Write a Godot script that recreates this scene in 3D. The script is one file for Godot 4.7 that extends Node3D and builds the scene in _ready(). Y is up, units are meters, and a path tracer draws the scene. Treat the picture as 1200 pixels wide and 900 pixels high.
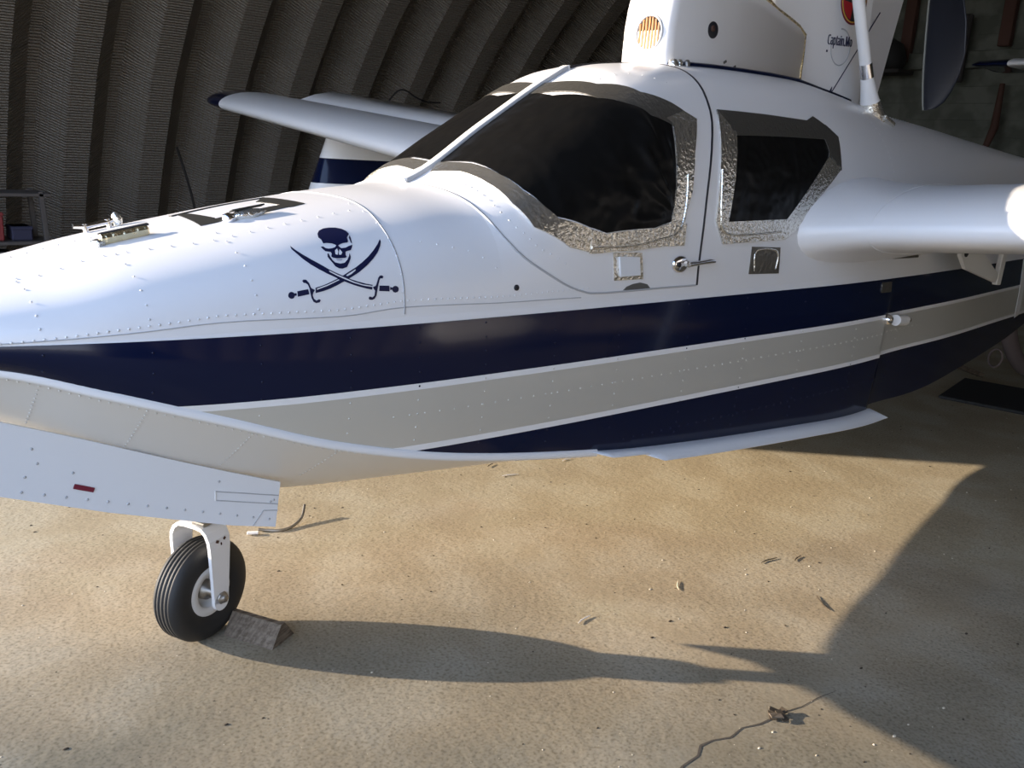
extends Node3D
# A white amphibious airplane parked in the mouth of a corrugated arch hangar. x runs aft along the airplane, y up, z to its port side.

const PC_T := {
	"yt": [-1.15, 1.1, -1.08, 1.135, -0.9, 1.165, -0.7, 1.175, -0.46, 1.211, -0.26, 1.262, 0, 1.316, 0.22, 1.358, 0.52, 1.405, 0.72, 1.43, 0.76, 1.445, 1.05, 1.63, 1.34, 1.808, 1.44, 1.858, 1.58, 1.888, 1.8, 1.91, 2.2, 1.93, 2.6, 1.935, 2.95, 1.91, 3.5, 1.845, 4, 1.815, 4.6, 1.77, 5.7, 1.695, 8.1, 1.6],
	"ys": [-1.15, 1.08, -0.9, 1.07, -0.5, 1.08, 0, 1.09, 0.5, 1.1, 2, 1.1, 3, 1.12, 4, 1.15, 5, 1.17, 8.1, 1.25],
	"zs": [-1.15, 0.015, -1.05, 0.12, -0.85, 0.245, -0.55, 0.37, -0.2, 0.455, 0.2, 0.505, 0.6, 0.525, 1.2, 0.535, 2.4, 0.535, 3.2, 0.5, 4, 0.43, 5, 0.32, 6, 0.22, 8.1, 0.05],
	"yc": [-1.15, 1.06, -0.85, 1.05, -0.55, 1.015, -0.34, 0.95, -0.09, 0.865, 0.22, 0.755, 0.6, 0.662, 1.18, 0.573, 1.41, 0.545, 2.38, 0.472, 3.1, 0.436, 3.14, 0.436, 3.6, 0.425, 4.4, 0.48, 5.2, 0.56, 6, 0.7, 8.1, 1.15],
	"zc": [-1.15, 0.01, -1.05, 0.1, -0.85, 0.21, -0.55, 0.335, -0.2, 0.435, 0.2, 0.49, 0.6, 0.515, 1.2, 0.525, 2.4, 0.525, 3.1, 0.495, 3.14, 0.45, 4, 0.4, 5, 0.3, 6, 0.2, 8.1, 0.04],
	"yk": [-1.15, 1.04, -1, 0.97, -0.8, 0.88, -0.5, 0.74, -0.2, 0.6, 0.1, 0.5, 0.3, 0.452, 0.5, 0.432, 0.8, 0.41, 1.1, 0.395, 1.6, 0.36, 2.2, 0.325, 3.1, 0.272, 3.14, 0.4, 3.6, 0.395, 4.4, 0.45, 5.2, 0.54, 6, 0.68, 8.1, 1.13],
	"n": [-1.15, 2.1, -0.5, 2.3, 0, 2.5, 0.7, 2.8, 0.9, 3.1, 1.2, 3.2, 1.7, 2.9, 2.5, 2.6, 3.2, 2.4, 4.5, 2.2, 8.1, 2.1],
}
# outlines laid on the fuselage skin: pairs of station x and girth u (0 keel, 1 chine, 2 shoulder, 3 top)
const OUTLINE := {
	"skull_cap": [0.226, 2.545, 0.237, 2.564, 0.253, 2.574, 0.269, 2.573, 0.285, 2.566, 0.298, 2.551, 0.305, 2.532, 0.306, 2.511, 0.293, 2.491, 0.29, 2.472, 0.286, 2.462, 0.273, 2.463, 0.261, 2.458, 0.253, 2.452, 0.249, 2.462, 0.243, 2.471, 0.23, 2.479, 0.221, 2.479, 0.222, 2.49, 0.223, 2.505, 0.22, 2.52],
	"skull_temple": [0.305, 2.502, 0.301, 2.478, 0.296, 2.452, 0.294, 2.458, 0.296, 2.473, 0.298, 2.489],
	"skull_cheek": [0.209, 2.461, 0.216, 2.462, 0.219, 2.45, 0.226, 2.444, 0.236, 2.443, 0.245, 2.446, 0.252, 2.456, 0.255, 2.455, 0.257, 2.444, 0.26, 2.435, 0.272, 2.434, 0.284, 2.441, 0.295, 2.444, 0.29, 2.431, 0.282, 2.416, 0.272, 2.415, 0.266, 2.412, 0.262, 2.394, 0.263, 2.383, 0.257, 2.378, 0.247, 2.38, 0.235, 2.382, 0.225, 2.39, 0.222, 2.397, 0.227, 2.413, 0.227, 2.423, 0.222, 2.427, 0.214, 2.432, 0.211, 2.444],
	"skull_jaw": [0.216, 2.417, 0.219, 2.417, 0.219, 2.397, 0.221, 2.377, 0.225, 2.362, 0.238, 2.351, 0.25, 2.352, 0.261, 2.366, 0.268, 2.381, 0.275, 2.401, 0.274, 2.382, 0.27, 2.368, 0.262, 2.349, 0.252, 2.327, 0.239, 2.322, 0.23, 2.326, 0.222, 2.339, 0.218, 2.362, 0.214, 2.382, 0.212, 2.399],
	"teeth": [0.231, 2.379, 0.249, 2.375, 0.247, 2.37, 0.243, 2.366, 0.233, 2.37],
	"nose_a": [0.24, 2.428, 0.248, 2.436, 0.247, 2.419, 0.241, 2.401, 0.236, 2.407],
	"nose_b": [0.247, 2.413, 0.254, 2.43, 0.256, 2.41, 0.251, 2.399, 0.245, 2.4],
	"blade_a": [0.135, 2.499, 0.141, 2.469, 0.152, 2.434, 0.167, 2.398, 0.184, 2.364, 0.201, 2.33, 0.218, 2.304, 0.236, 2.28, 0.254, 2.257, 0.274, 2.238, 0.294, 2.222, 0.312, 2.211, 0.309, 2.184, 0.295, 2.193, 0.277, 2.207, 0.26, 2.222, 0.243, 2.24, 0.227, 2.259, 0.212, 2.281, 0.194, 2.306, 0.176, 2.337, 0.159, 2.372, 0.146, 2.41, 0.138, 2.448, 0.133, 2.478],
	"fuller_a": [0.201, 2.321, 0.219, 2.294, 0.24, 2.267, 0.261, 2.241, 0.284, 2.22, 0.311, 2.205, 0.31, 2.2, 0.284, 2.214, 0.259, 2.236, 0.237, 2.262, 0.217, 2.289, 0.201, 2.315],
	"blade_b": [0.379, 2.452, 0.365, 2.427, 0.344, 2.396, 0.321, 2.366, 0.297, 2.339, 0.275, 2.318, 0.253, 2.3, 0.229, 2.279, 0.21, 2.266, 0.187, 2.251, 0.172, 2.243, 0.153, 2.236, 0.151, 2.205, 0.172, 2.211, 0.193, 2.221, 0.216, 2.237, 0.239, 2.255, 0.259, 2.271, 0.283, 2.292, 0.309, 2.321, 0.334, 2.353, 0.354, 2.384, 0.369, 2.414, 0.378, 2.439],
	"fuller_b1": [0.273, 2.308, 0.256, 2.294, 0.243, 2.283, 0.246, 2.277, 0.258, 2.285, 0.273, 2.302],
	"fuller_b2": [0.22, 2.266, 0.187, 2.245, 0.156, 2.23, 0.156, 2.223, 0.186, 2.238, 0.221, 2.261],
	"guard_a": [0.312, 2.198, 0.321, 2.204, 0.327, 2.226, 0.332, 2.246, 0.338, 2.257, 0.345, 2.256, 0.348, 2.249, 0.344, 2.239, 0.338, 2.242, 0.334, 2.231, 0.329, 2.208, 0.324, 2.178, 0.32, 2.148, 0.314, 2.131, 0.306, 2.125, 0.298, 2.129, 0.296, 2.14, 0.3, 2.147, 0.308, 2.14, 0.314, 2.15, 0.317, 2.177, 0.314, 2.187],
	"grip_a": [0.332, 2.202, 0.361, 2.195, 0.36, 2.163, 0.329, 2.172],
	"ring_a": [0.363, 2.188, 0.37, 2.182, 0.369, 2.171, 0.362, 2.171],
	"guard_b": [0.123, 2.286, 0.127, 2.292, 0.134, 2.289, 0.139, 2.268, 0.141, 2.239, 0.15, 2.224, 0.145, 2.209, 0.142, 2.194, 0.144, 2.174, 0.15, 2.16, 0.158, 2.167, 0.162, 2.159, 0.158, 2.147, 0.149, 2.145, 0.142, 2.155, 0.138, 2.179, 0.137, 2.208, 0.137, 2.234, 0.135, 2.26, 0.13, 2.271, 0.125, 2.273],
	"grip_b": [0.104, 2.23, 0.133, 2.234, 0.134, 2.203, 0.103, 2.197],
	"ring_b": [0.096, 2.219, 0.101, 2.22, 0.101, 2.206, 0.096, 2.204],
	"pommel_a": [0.388, 2.169, 0.387, 2.16, 0.383, 2.154, 0.377, 2.152, 0.372, 2.156, 0.369, 2.164, 0.368, 2.174, 0.37, 2.183, 0.374, 2.189, 0.379, 2.191, 0.384, 2.187, 0.388, 2.179],
	"pommel_b": [0.096, 2.207, 0.094, 2.197, 0.091, 2.19, 0.086, 2.189, 0.082, 2.193, 0.079, 2.202, 0.079, 2.213, 0.081, 2.223, 0.085, 2.23, 0.089, 2.231, 0.093, 2.227, 0.096, 2.218],
	"tape_front": [0.806, 2.941, 0.829, 2.787, 0.829, 2.621, 0.837, 2.481, 0.872, 2.35, 1, 2.219, 1.094, 2.174, 1.14, 2.167, 1.141, 2.23, 1.082, 2.259, 0.962, 2.339, 0.925, 2.403, 0.887, 2.502, 0.873, 2.62, 0.872, 2.789, 0.856, 2.982],
	"tape_bottom": [1.083, 2.176, 1.279, 2.148, 1.539, 2.137, 1.545, 2.196, 1.463, 2.202, 1.386, 2.195, 1.156, 2.223, 1.089, 2.252],
	"tape_side": [1.525, 2.137, 1.542, 2.222, 1.573, 2.276, 1.6, 2.373, 1.65, 2.469, 1.593, 2.494, 1.49, 2.475, 1.513, 2.458, 1.499, 2.355, 1.491, 2.29, 1.463, 2.198],
	"tape_top": [1.647, 2.464, 1.551, 2.521, 1.432, 2.579, 1.342, 2.712, 1.308, 2.887, 1.237, 2.845, 1.288, 2.648, 1.357, 2.56, 1.422, 2.492, 1.518, 2.45],
	"cover": [0.821, 2.998, 0.864, 2.996, 0.882, 2.804, 0.877, 2.628, 0.892, 2.511, 0.926, 2.409, 0.963, 2.345, 1.083, 2.265, 1.156, 2.226, 1.386, 2.197, 1.463, 2.205, 1.487, 2.29, 1.494, 2.355, 1.508, 2.459, 1.422, 2.492, 1.357, 2.56, 1.288, 2.648, 1.234, 2.826, 1.251, 2.889, 1.188, 2.905, 1.02, 2.926, 0.874, 2.973],
	"rtape_top": [1.789, 2.503, 2.375, 2.495, 2.437, 2.516, 2.544, 2.473, 2.483, 2.434, 1.856, 2.424],
	"rtape_corner": [2.513, 2.488, 2.589, 2.448, 2.566, 2.337, 2.476, 2.378, 2.489, 2.394, 2.471, 2.436],
	"rtape_slant": [2.568, 2.342, 2.339, 2.234, 2.216, 2.156, 2.117, 2.183, 2.156, 2.194, 2.485, 2.383],
	"rtape_bottom": [2.227, 2.161, 2.155, 2.136, 1.76, 2.133, 1.711, 2.195, 1.776, 2.193, 2.156, 2.194],
	"rtape_left": [1.76, 2.138, 1.711, 2.195, 1.736, 2.328, 1.787, 2.5, 1.864, 2.43, 1.782, 2.188],
	"rcover": [1.858, 2.429, 2.487, 2.44, 2.493, 2.386, 2.157, 2.192, 1.777, 2.191],
	"deck_tape_a": [0.021, 3.157, -0.004, 2.822, 0.058, 2.893, 0.045, 3.093],
	"deck_tape_b": [-0.004, 2.822, 0.155, 2.831, 0.312, 2.851, 0.309, 2.904, 0.167, 2.898, 0.032, 2.877],
	"deck_tape_c": [0.241, 3.066, 0.301, 3.158, 0.312, 2.851, 0.261, 2.837],
	"scoop": [-0.258, 2.823, -0.139, 2.848, -0.125, 2.903, -0.239, 2.895],
	"hatch": [1.19, 2.157, 1.329, 2.136, 1.345, 2.056, 1.204, 2.065],
	"hatch_in": [1.215, 2.14, 1.31, 2.126, 1.321, 2.071, 1.226, 2.076],
	"hatch2": [1.945, 2.121, 2.131, 2.114, 2.14, 2.037, 1.943, 2.042],
	"bare": [1.253, 2.029, 1.268, 2.039, 1.296, 2.045, 1.333, 2.047, 1.369, 2.039, 1.388, 2.025],
	"drain": [3.008, 1.922, 3.107, 1.916, 3.11, 1.846, 3.008, 1.853],
	"bar": [5.166, 1.762, 5.282, 1.743, 5.422, 1.146, 5.275, 1.192],
}
const CAM_R := Vector3(0.764671, 0.057423, 0.641858)
const CAM_U := Vector3(0.120801, 0.965592, -0.230301)
const CAM_B := Vector3(-0.632998, 0.253641, 0.731423)
const CAM_AT := Vector3(-0.939168, 1.560000, 2.535617)

const SUN_RUN := Vector3(0.735, -0.25, 0.678)   # the way the low sun shines: from ahead and starboard
var tab := {}
var M := {}
var taken := {}
var rng := RandomNumberGenerator.new()
var plane: Node3D

# ---------------------------------------------------------------- helpers
class MB:
	var st := SurfaceTool.new()
	func _init() -> void:
		st.begin(Mesh.PRIMITIVE_TRIANGLES)
		st.set_smooth_group(0)
	func sg(g: int) -> void:
		st.set_smooth_group(g)
	func tri(a: Vector3, b: Vector3, c: Vector3, h: Vector3) -> void:
		if (c - a).cross(b - a).dot(h) < 0.0:
			var t := b
			b = c
			c = t
		st.add_vertex(a)
		st.add_vertex(b)
		st.add_vertex(c)
	func quad(a: Vector3, b: Vector3, c: Vector3, d: Vector3, h: Vector3) -> void:
		tri(a, b, c, h)
		tri(a, c, d, h)
	func box(c: Vector3, s: Vector3, bev := 0.004, bs := Basis.IDENTITY) -> void:
		st.set_smooth_group(-1)
		var h := s / 2.0
		var b := minf(bev, minf(h.x, minf(h.y, h.z)) * 0.49)
		var vx := {}
		for sx in [-1, 1]:
			for sy in [-1, 1]:
				for sz in [-1, 1]:
					var k := Vector3i(sx, sy, sz)
					var o := [Vector3(h.x * sx, (h.y - b) * sy, (h.z - b) * sz), Vector3((h.x - b) * sx, h.y * sy, (h.z - b) * sz), Vector3((h.x - b) * sx, (h.y - b) * sy, h.z * sz)]
					for i in 3:
						o[i] = c + bs * (o[i] as Vector3)
					vx[k] = o
					tri(o[0], o[1], o[2], bs * Vector3(k))
		for ax in 3:
			var u := (ax + 1) % 3
			var w := (ax + 2) % 3
			for s1 in [-1, 1]:
				var q := []
				for p in [[-1, -1], [1, -1], [1, 1], [-1, 1]]:
					var k := Vector3i.ZERO
					k[ax] = s1
					k[u] = p[0]
					k[w] = p[1]
					q.append(vx[k][ax])
				var n := Vector3.ZERO
				n[ax] = s1
				quad(q[0], q[1], q[2], q[3], bs * n)
				for s2 in [-1, 1]:
					var k0 := Vector3i.ZERO
					k0[ax] = s1
					k0[u] = s2
					k0[w] = -1
					var k1 := k0
					k1[w] = 1
					var n2 := Vector3.ZERO
					n2[ax] = s1
					n2[u] = s2
					quad(vx[k0][ax], vx[k1][ax], vx[k1][u], vx[k0][u], bs * n2)
		st.set_smooth_group(0)
	func loft(rings: Array, cap0 := true, cap1 := true, closed := true) -> void:
		var cs := []
		for r in rings:
			var c := Vector3.ZERO
			for p in r:
				c += p
			cs.append(c / r.size())
		for i in rings.size() - 1:
			var a = rings[i]
			var b = rings[i + 1]
			var c: Vector3 = (cs[i] + cs[i + 1]) / 2.0
			var n: int = a.size()
			for j in (n if closed else n - 1):
				var k := (j + 1) % n
				var m: Vector3 = (a[j] + a[k] + b[j] + b[k]) / 4.0
				quad(a[j], a[k], b[k], b[j], m - c)
		st.set_smooth_group(-1)
		if cap0 and rings.size() > 1:
			for j in rings[0].size():
				tri(cs[0], rings[0][j], rings[0][(j + 1) % rings[0].size()], cs[0] - cs[1])
		if cap1 and rings.size() > 1:
			var e := rings.size() - 1
			for j in rings[e].size():
				tri(cs[e], rings[e][j], rings[e][(j + 1) % rings[e].size()], cs[e] - cs[e - 1])
		st.set_smooth_group(0)
	func tube(pts: Array, r, n := 10) -> void:
		var rings := []
		var up := Vector3(0.13, 1.0, 0.07).normalized()
		for i in pts.size():
			var d: Vector3 = (pts[mini(i + 1, pts.size() - 1)] - pts[maxi(i - 1, 0)]).normalized()
			if absf(d.dot(up)) > 0.93:
				up = Vector3(1, 0.1, 0.2).normalized()
			var s := d.cross(up).normalized()
			up = s.cross(d).normalized()
			var rr: float = r[i] if r is Array else r
			var ring := []
			for k in n:
				var t := TAU * k / n
				ring.append(pts[i] + (s * cos(t) + up * sin(t)) * rr)
			rings.append(ring)
		loft(rings)
	func lathe(prof: Array, at: Vector3, bs: Basis, n := 28) -> void:   # pairs (radius, height along bs.y)
		var rings := []
		for p in prof:
			var ring := []
			for k in n:
				var t := TAU * k / n
				ring.append(at + bs * Vector3(cos(t) * p[0], p[1], sin(t) * p[0]))
			rings.append(ring)
		for i in rings.size() - 1:
			var dp := Vector2(prof[i + 1][0] - prof[i][0], prof[i + 1][1] - prof[i][1])
			var nn := Vector2(dp.y, -dp.x)
			for j in n:
				var k := (j + 1) % n
				var t := TAU * (j + 0.5) / n
				var h := bs * Vector3(cos(t) * nn.x, nn.y, sin(t) * nn.x)
				quad(rings[i][j], rings[i][k], rings[i + 1][k], rings[i + 1][j], h)
	func prism(poly: PackedVector2Array, o: Vector3, ux: Vector3, uy: Vector3, th: float) -> void:
		st.set_smooth_group(-1)
		var n := ux.cross(uy).normalized()
		var idx := Geometry2D.triangulate_polygon(poly)
		var cen := Vector2.ZERO
		for p in poly:
			cen += p
		cen /= poly.size()
		var f := func(p: Vector2, z: float) -> Vector3: return o + ux * p.x + uy * p.y + n * z
		for i in range(0, idx.size(), 3):
			tri(f.call(poly[idx[i]], th / 2), f.call(poly[idx[i + 1]], th / 2), f.call(poly[idx[i + 2]], th / 2), n)
			tri(f.call(poly[idx[i]], -th / 2), f.call(poly[idx[i + 1]], -th / 2), f.call(poly[idx[i + 2]], -th / 2), -n)
		var cw := Geometry2D.is_polygon_clockwise(poly)
		for i in poly.size():
			var a := poly[i]
			var b := poly[(i + 1) % poly.size()]
			var e := (b - a)
			var out := Vector2(e.y, -e.x) * (1.0 if not cw else -1.0)
			quad(f.call(a, -th / 2), f.call(b, -th / 2), f.call(b, th / 2), f.call(a, th / 2), ux * out.x + uy * out.y)
		st.set_smooth_group(0)
	func done() -> ArrayMesh:
		st.generate_normals()
		return st.commit()

func put(called: String, mb, mat: Material, parent: Node = self, label := "") -> MeshInstance3D:
	var o := MeshInstance3D.new()
	o.mesh = mb.done() if mb is MB else mb
	o.material_override = mat
	return add(o, called, parent, label)

func add(o: Node3D, called: String, parent: Node, label := "") -> Node3D:
	var key := str(parent.get_instance_id()) + called
	var n: int = taken.get(key, 0)
	taken[key] = n + 1
	o.name = called if n == 0 else "%s_%03d" % [called, n]
	parent.add_child(o, true)
	if label:
		o.set_meta("label", label)
	return o

func tag(o: Node, label: String, category: String, group := "") -> Node:
	o.set_meta("label", label)
	o.set_meta("category", category)
	if group:
		o.set_meta("group", group)
	return o

func struct(o: Node, label := "", category := "") -> Node:
	o.set_meta("kind", "structure")
	if label:
		o.set_meta("label", label)
		o.set_meta("category", category)
	return o

func node(called: String, parent: Node = self, at := Vector3.ZERO) -> Node3D:
	var o := Node3D.new()
	add(o, called, parent)
	o.position = at
	return o

func lin(r: float, g: float, b: float) -> Color:
	return Color(r, g, b).linear_to_srgb()

func mat(called: String, c: Color, rough := 0.6, metal := 0.0) -> StandardMaterial3D:
	var m := StandardMaterial3D.new()
	m.resource_name = called
	m.albedo_color = c
	m.roughness = rough
	m.metallic = metal
	M[called] = m
	return m

func noise_tex(sz: int, freq: float, oct: int, cols, seed_ := 1, type := FastNoiseLite.TYPE_SIMPLEX_SMOOTH, normal := 0.0) -> NoiseTexture2D:
	var f := FastNoiseLite.new()
	f.noise_type = type
	f.frequency = freq
	f.fractal_octaves = oct
	f.seed = seed_
	var t := NoiseTexture2D.new()
	t.width = sz
	t.height = sz
	t.seamless = true
	t.noise = f
	if cols:
		var g := Gradient.new()
		g.offsets = PackedFloat32Array(cols[0])
		g.colors = PackedColorArray(cols[1])
		t.color_ramp = g
	if normal > 0.0:
		t.as_normal_map = true
		t.bump_strength = normal
	return t

func tri_map(m: StandardMaterial3D, s: float, world := true) -> void:
	m.uv1_triplanar = true
	m.uv1_world_triplanar = world
	m.uv1_scale = Vector3(s, s, s)

# ---------------------------------------------------------------- the fuselage skin as a function of station x and girth u
func pc(k: String, x: float) -> float:
	var d: Array = tab[k]
	var xs: PackedFloat64Array = d[0]
	var ys: PackedFloat64Array = d[1]
	var ms: PackedFloat64Array = d[2]
	x = clampf(x, xs[0], xs[xs.size() - 1])
	var i := clampi(xs.bsearch(x, false) - 1, 0, xs.size() - 2)
	var h := xs[i + 1] - xs[i]
	var t := (x - xs[i]) / h
	return (2 * t * t * t - 3 * t * t + 1) * ys[i] + (t * t * t - 2 * t * t + t) * h * ms[i] + (-2 * t * t * t + 3 * t * t) * ys[i + 1] + (t * t * t - t * t) * h * ms[i + 1]

func make_tables() -> void:
	for k in PC_T:
		var l: Array = PC_T[k]
		var xs := PackedFloat64Array()
		var ys := PackedFloat64Array()
		for i in range(0, l.size(), 2):
			xs.append(l[i])
			ys.append(l[i + 1])
		var n := xs.size()
		var ms := PackedFloat64Array()
		ms.resize(n)
		for i in range(1, n - 1):
			var h0 := xs[i] - xs[i - 1]
			var h1 := xs[i + 1] - xs[i]
			var d0 := (ys[i] - ys[i - 1]) / h0
			var d1 := (ys[i + 1] - ys[i]) / h1
			if d0 * d1 > 0:
				ms[i] = (3 * h0 + 3 * h1) / ((2 * h1 + h0) / d0 + (h1 + 2 * h0) / d1)
		ms[0] = (ys[1] - ys[0]) / (xs[1] - xs[0])
		ms[n - 1] = (ys[n - 1] - ys[n - 2]) / (xs[n - 1] - xs[n - 2])
		tab[k] = [xs, ys, ms]

func S(x: float, u: float) -> Vector3:
	if u <= 1.0:
		return Vector3(x, lerpf(pc("yk", x), pc("yc", x), pow(u, 1.15)), pc("zc", x) * u)
	var zs := pc("zs", x)
	var ys := pc("ys", x)
	if u <= 2.0:
		var t := u - 1.0
		return Vector3(x, lerpf(pc("yc", x), ys, t), lerpf(pc("zc", x), zs, t) + 0.08 * t * (1 - t) * minf(1, zs * 2))
	var th := (u - 2.0) * PI / 2
	var n := pc("n", x)
	var c := cos(th)
	var s := maxf(sin(th), 0)
	var d := pow(pow(absf(c), n) + pow(s, n), 1.0 / n)
	return Vector3(x, ys + (pc("yt", x) - ys) * s / d, zs * c / d)

func nrm(x: float, u: float) -> Vector3:
	var e := 0.004
	var du := 0.01
	var a := S(x + e, u) - S(x - e, u)
	var b := S(x, minf(u + du, 4)) - S(x, maxf(u - du, 0))
	return b.cross(a).normalized() * (-1.0 if b.cross(a).dot(S(x, u) - Vector3(x, 0.95, 0)) < 0 else 1.0)

func P(x: float, u: float, off := 0.0) -> Vector3:
	return S(x, u) + nrm(x, u) * off

func u_side(x: float, y: float) -> float:
	return 1.0 + (y - pc("yc", x)) / (pc("ys", x) - pc("yc", x))

func skin(called: String, x0: float, x1: float, u0: float, u1: float, m: Material, parent: Node, mirrored := false, label := "") -> MeshInstance3D:
	var xs := PackedFloat64Array()
	var n := maxi(2, int(ceil((x1 - x0) / 0.028)))
	for i in n + 1:
		xs.append(x0 + (x1 - x0) * i / n)
	var k := maxi(2, int(ceil((u1 - u0) * 26)))
	var mb := MB.new()
	var g := []
	for x in xs:
		var row := []
		for j in k + 1:
			var p := S(x, u0 + (u1 - u0) * j / k)
			if mirrored:
				p.z = -p.z
			row.append(p)
		g.append(row)
	for i in n:
		for j in k:
			var c: Vector3 = (g[i][j] + g[i + 1][j + 1]) / 2
			mb.quad(g[i][j], g[i + 1][j], g[i + 1][j + 1], g[i][j + 1], c - Vector3(c.x, 0.95, 0))
	return put(called, mb, m, parent, label)

func outline(k: String, mirrored := false) -> PackedVector2Array:
	var l: Array = OUTLINE[k]
	var r := PackedVector2Array()
	for i in range(0, l.size(), 2):
		var u: float = l[i + 1]
		if k == "cover" and u > 2.84 and l[i] < 1.32:
			u = 3.0   # up to the centre post
		if k == "tape_top" and l[i] < 1.34 and u > 2.8:
			u = 2.985
		r.append(Vector2(l[i], 6.0 - u if mirrored else u))
	return r

# folds of a slack sheet that fan out from its lower rear corner
func sag(w: Vector2) -> float:
	var u := w.y if w.y < 3.0 else 6.0 - w.y
	var d := Vector2(1.50 - w.x, (u - 2.20) * 0.9)
	var r := d.length()
	var a := atan2(d.y, d.x)
	var m := smoothstep(0.02, 0.10, r) * (1.0 - smoothstep(0.16, 0.42, r)) * smoothstep(2.195, 2.25, u) * (1.0 - smoothstep(1.44, 1.49, w.x))
	return 0.019 * m * pow(0.5 + 0.5 * sin(a * 8.0 + 2.2 * sin(r * 13.0) + 0.8 * sin(a * 17.0 + r * 20.0)), 1.6)

# lays an outline (x, u) on the skin as a thin sheet with an edge
func patch(called: String, poly: PackedVector2Array, off: float, m: Material, parent: Node, label := "", cell := Vector2(0.03, 0.03), slack := false) -> MeshInstance3D:
	var mb := MB.new()
	var lo := poly[0]
	var hi := poly[0]
	for p in poly:
		lo = lo.min(p)
		hi = hi.max(p)
	var nx := maxi(1, int(ceil((hi.x - lo.x) / cell.x)))
	var ny := maxi(1, int(ceil((hi.y - lo.y) / cell.y)))
	var K := 100.0
	var big := PackedVector2Array()
	for p in poly:
		big.append(p * K)
	for i in nx:
		for j in ny:
			var a := (lo + Vector2((hi.x - lo.x) * i / nx, (hi.y - lo.y) * j / ny)) * K
			var b := (lo + Vector2((hi.x - lo.x) * (i + 1) / nx, (hi.y - lo.y) * (j + 1) / ny)) * K
			for q in Geometry2D.intersect_polygons(PackedVector2Array([a, Vector2(b.x, a.y), b, Vector2(a.x, b.y)]), big):
				var idx := Geometry2D.triangulate_polygon(q)
				for t in range(0, idx.size(), 3):
					var v := []
					for e in 3:
						var w: Vector2 = q[idx[t + e]] / K
						v.append(P(w.x, w.y, off + (sag(w) if slack else 0.0)))
					mb.tri(v[0], v[1], v[2], nrm(q[0].x / K, q[0].y / K))
	if off > 0.0015:
		var cen := Vector2.ZERO
		for p in poly:
			cen += p
		cen /= poly.size()
		mb.sg(1)
		for i in poly.size():
			var a := poly[i]
			var b := poly[(i + 1) % poly.size()]
			var steps := maxi(1, int(ceil(maxf(absf(b.x - a.x) / cell.x, absf(b.y - a.y) / cell.y))))
			for s in steps:
				var c := a.lerp(b, float(s) / steps)
				var d := a.lerp(b, float(s + 1) / steps)
				mb.quad(P(c.x, c.y, off), P(d.x, d.y, off), P(d.x, d.y), P(c.x, c.y), P(c.x, c.y) - P(cen.x, cen.y))
	return put(called, mb, m, parent, label)

# a painted band along the hull side between two heights
func band(called: String, x0: float, x1: float, yb: Callable, yt: Callable, m: Material, parent: Node, s := 1.0, label := "") -> void:
	var mb := MB.new()
	var n := int(ceil((x1 - x0) / 0.025))
	var k := 5
	var g := []
	for i in n + 1:
		var x := x0 + (x1 - x0) * i / n
		var a: float = maxf(yb.call(x), pc("yc", x))
		var b: float = maxf(yt.call(x), a + 0.0002)
		var row := []
		for j in k + 1:
			var u := u_side(x, lerpf(a, b, float(j) / k))
			if u > 2.0:
				var y := lerpf(a, b, float(j) / k)
				var l0 := 2.0
				var h0 := 2.6
				for q in 20:
					var md := (l0 + h0) / 2
					if S(x, md).y < y:
						l0 = md
					else:
						h0 = md
				u = l0
			var p := P(x, u, 0.0014)
			p.z *= s
			row.append(p)
		g.append(row)
	for i in n:
		for j in k:
			mb.quad(g[i][j], g[i + 1][j], g[i + 1][j + 1], g[i][j + 1], Vector3(0, 0, s))
	put(called, mb, m, parent, label)

# a narrow ribbon or ridge that follows points (x, u) on the skin
func ridge(called: String, pts: Array, width: float, h: float, m: Material, parent: Node, label := "") -> void:
	var mb := MB.new()
	var fine := []
	for i in pts.size() - 1:
		var a: Vector2 = pts[i]
		var b: Vector2 = pts[i + 1]
		var n := maxi(1, int(ceil(S(a.x, a.y).distance_to(S(b.x, b.y)) / 0.02)))
		var a0: Vector2 = pts[maxi(i - 1, 0)]
		var b1: Vector2 = pts[mini(i + 2, pts.size() - 1)]
		for k in n:
			fine.append(a.cubic_interpolate(b, a0, b1, float(k) / n))
	fine.append(pts[pts.size() - 1])
	var rings := []
	for i in fine.size():
		var p: Vector2 = fine[i]
		var q0: Vector2 = fine[maxi(i - 1, 0)]
		var q1: Vector2 = fine[mini(i + 1, fine.size() - 1)]
		var d := (S(q1.x, q1.y) - S(q0.x, q0.y)).normalized()
		var n := nrm(p.x, p.y)
		var s := d.cross(n).normalized() * width / 2
		var c := S(p.x, p.y)
		rings.append([c - s - n * 0.003, c - s * 0.8 + n * h, c + s * 0.8 + n * h, c + s - n * 0.003])
	mb.loft(rings)
	put(called, mb, m, parent, label)

func smooth(pts: Array, n := 5) -> Array:
	var r := []
	for i in pts.size() - 1:
		for k in n:
			r.append((pts[i] as Vector3).cubic_interpolate(pts[i + 1], pts[maxi(i - 1, 0)], pts[mini(i + 2, pts.size() - 1)], float(k) / n))
	r.append(pts[pts.size() - 1])
	return r

func flip(pts: Array) -> Array:
	var r := []
	for p in pts:
		r.append(Vector2(p.x, 6.0 - p.y))
	return r

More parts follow.
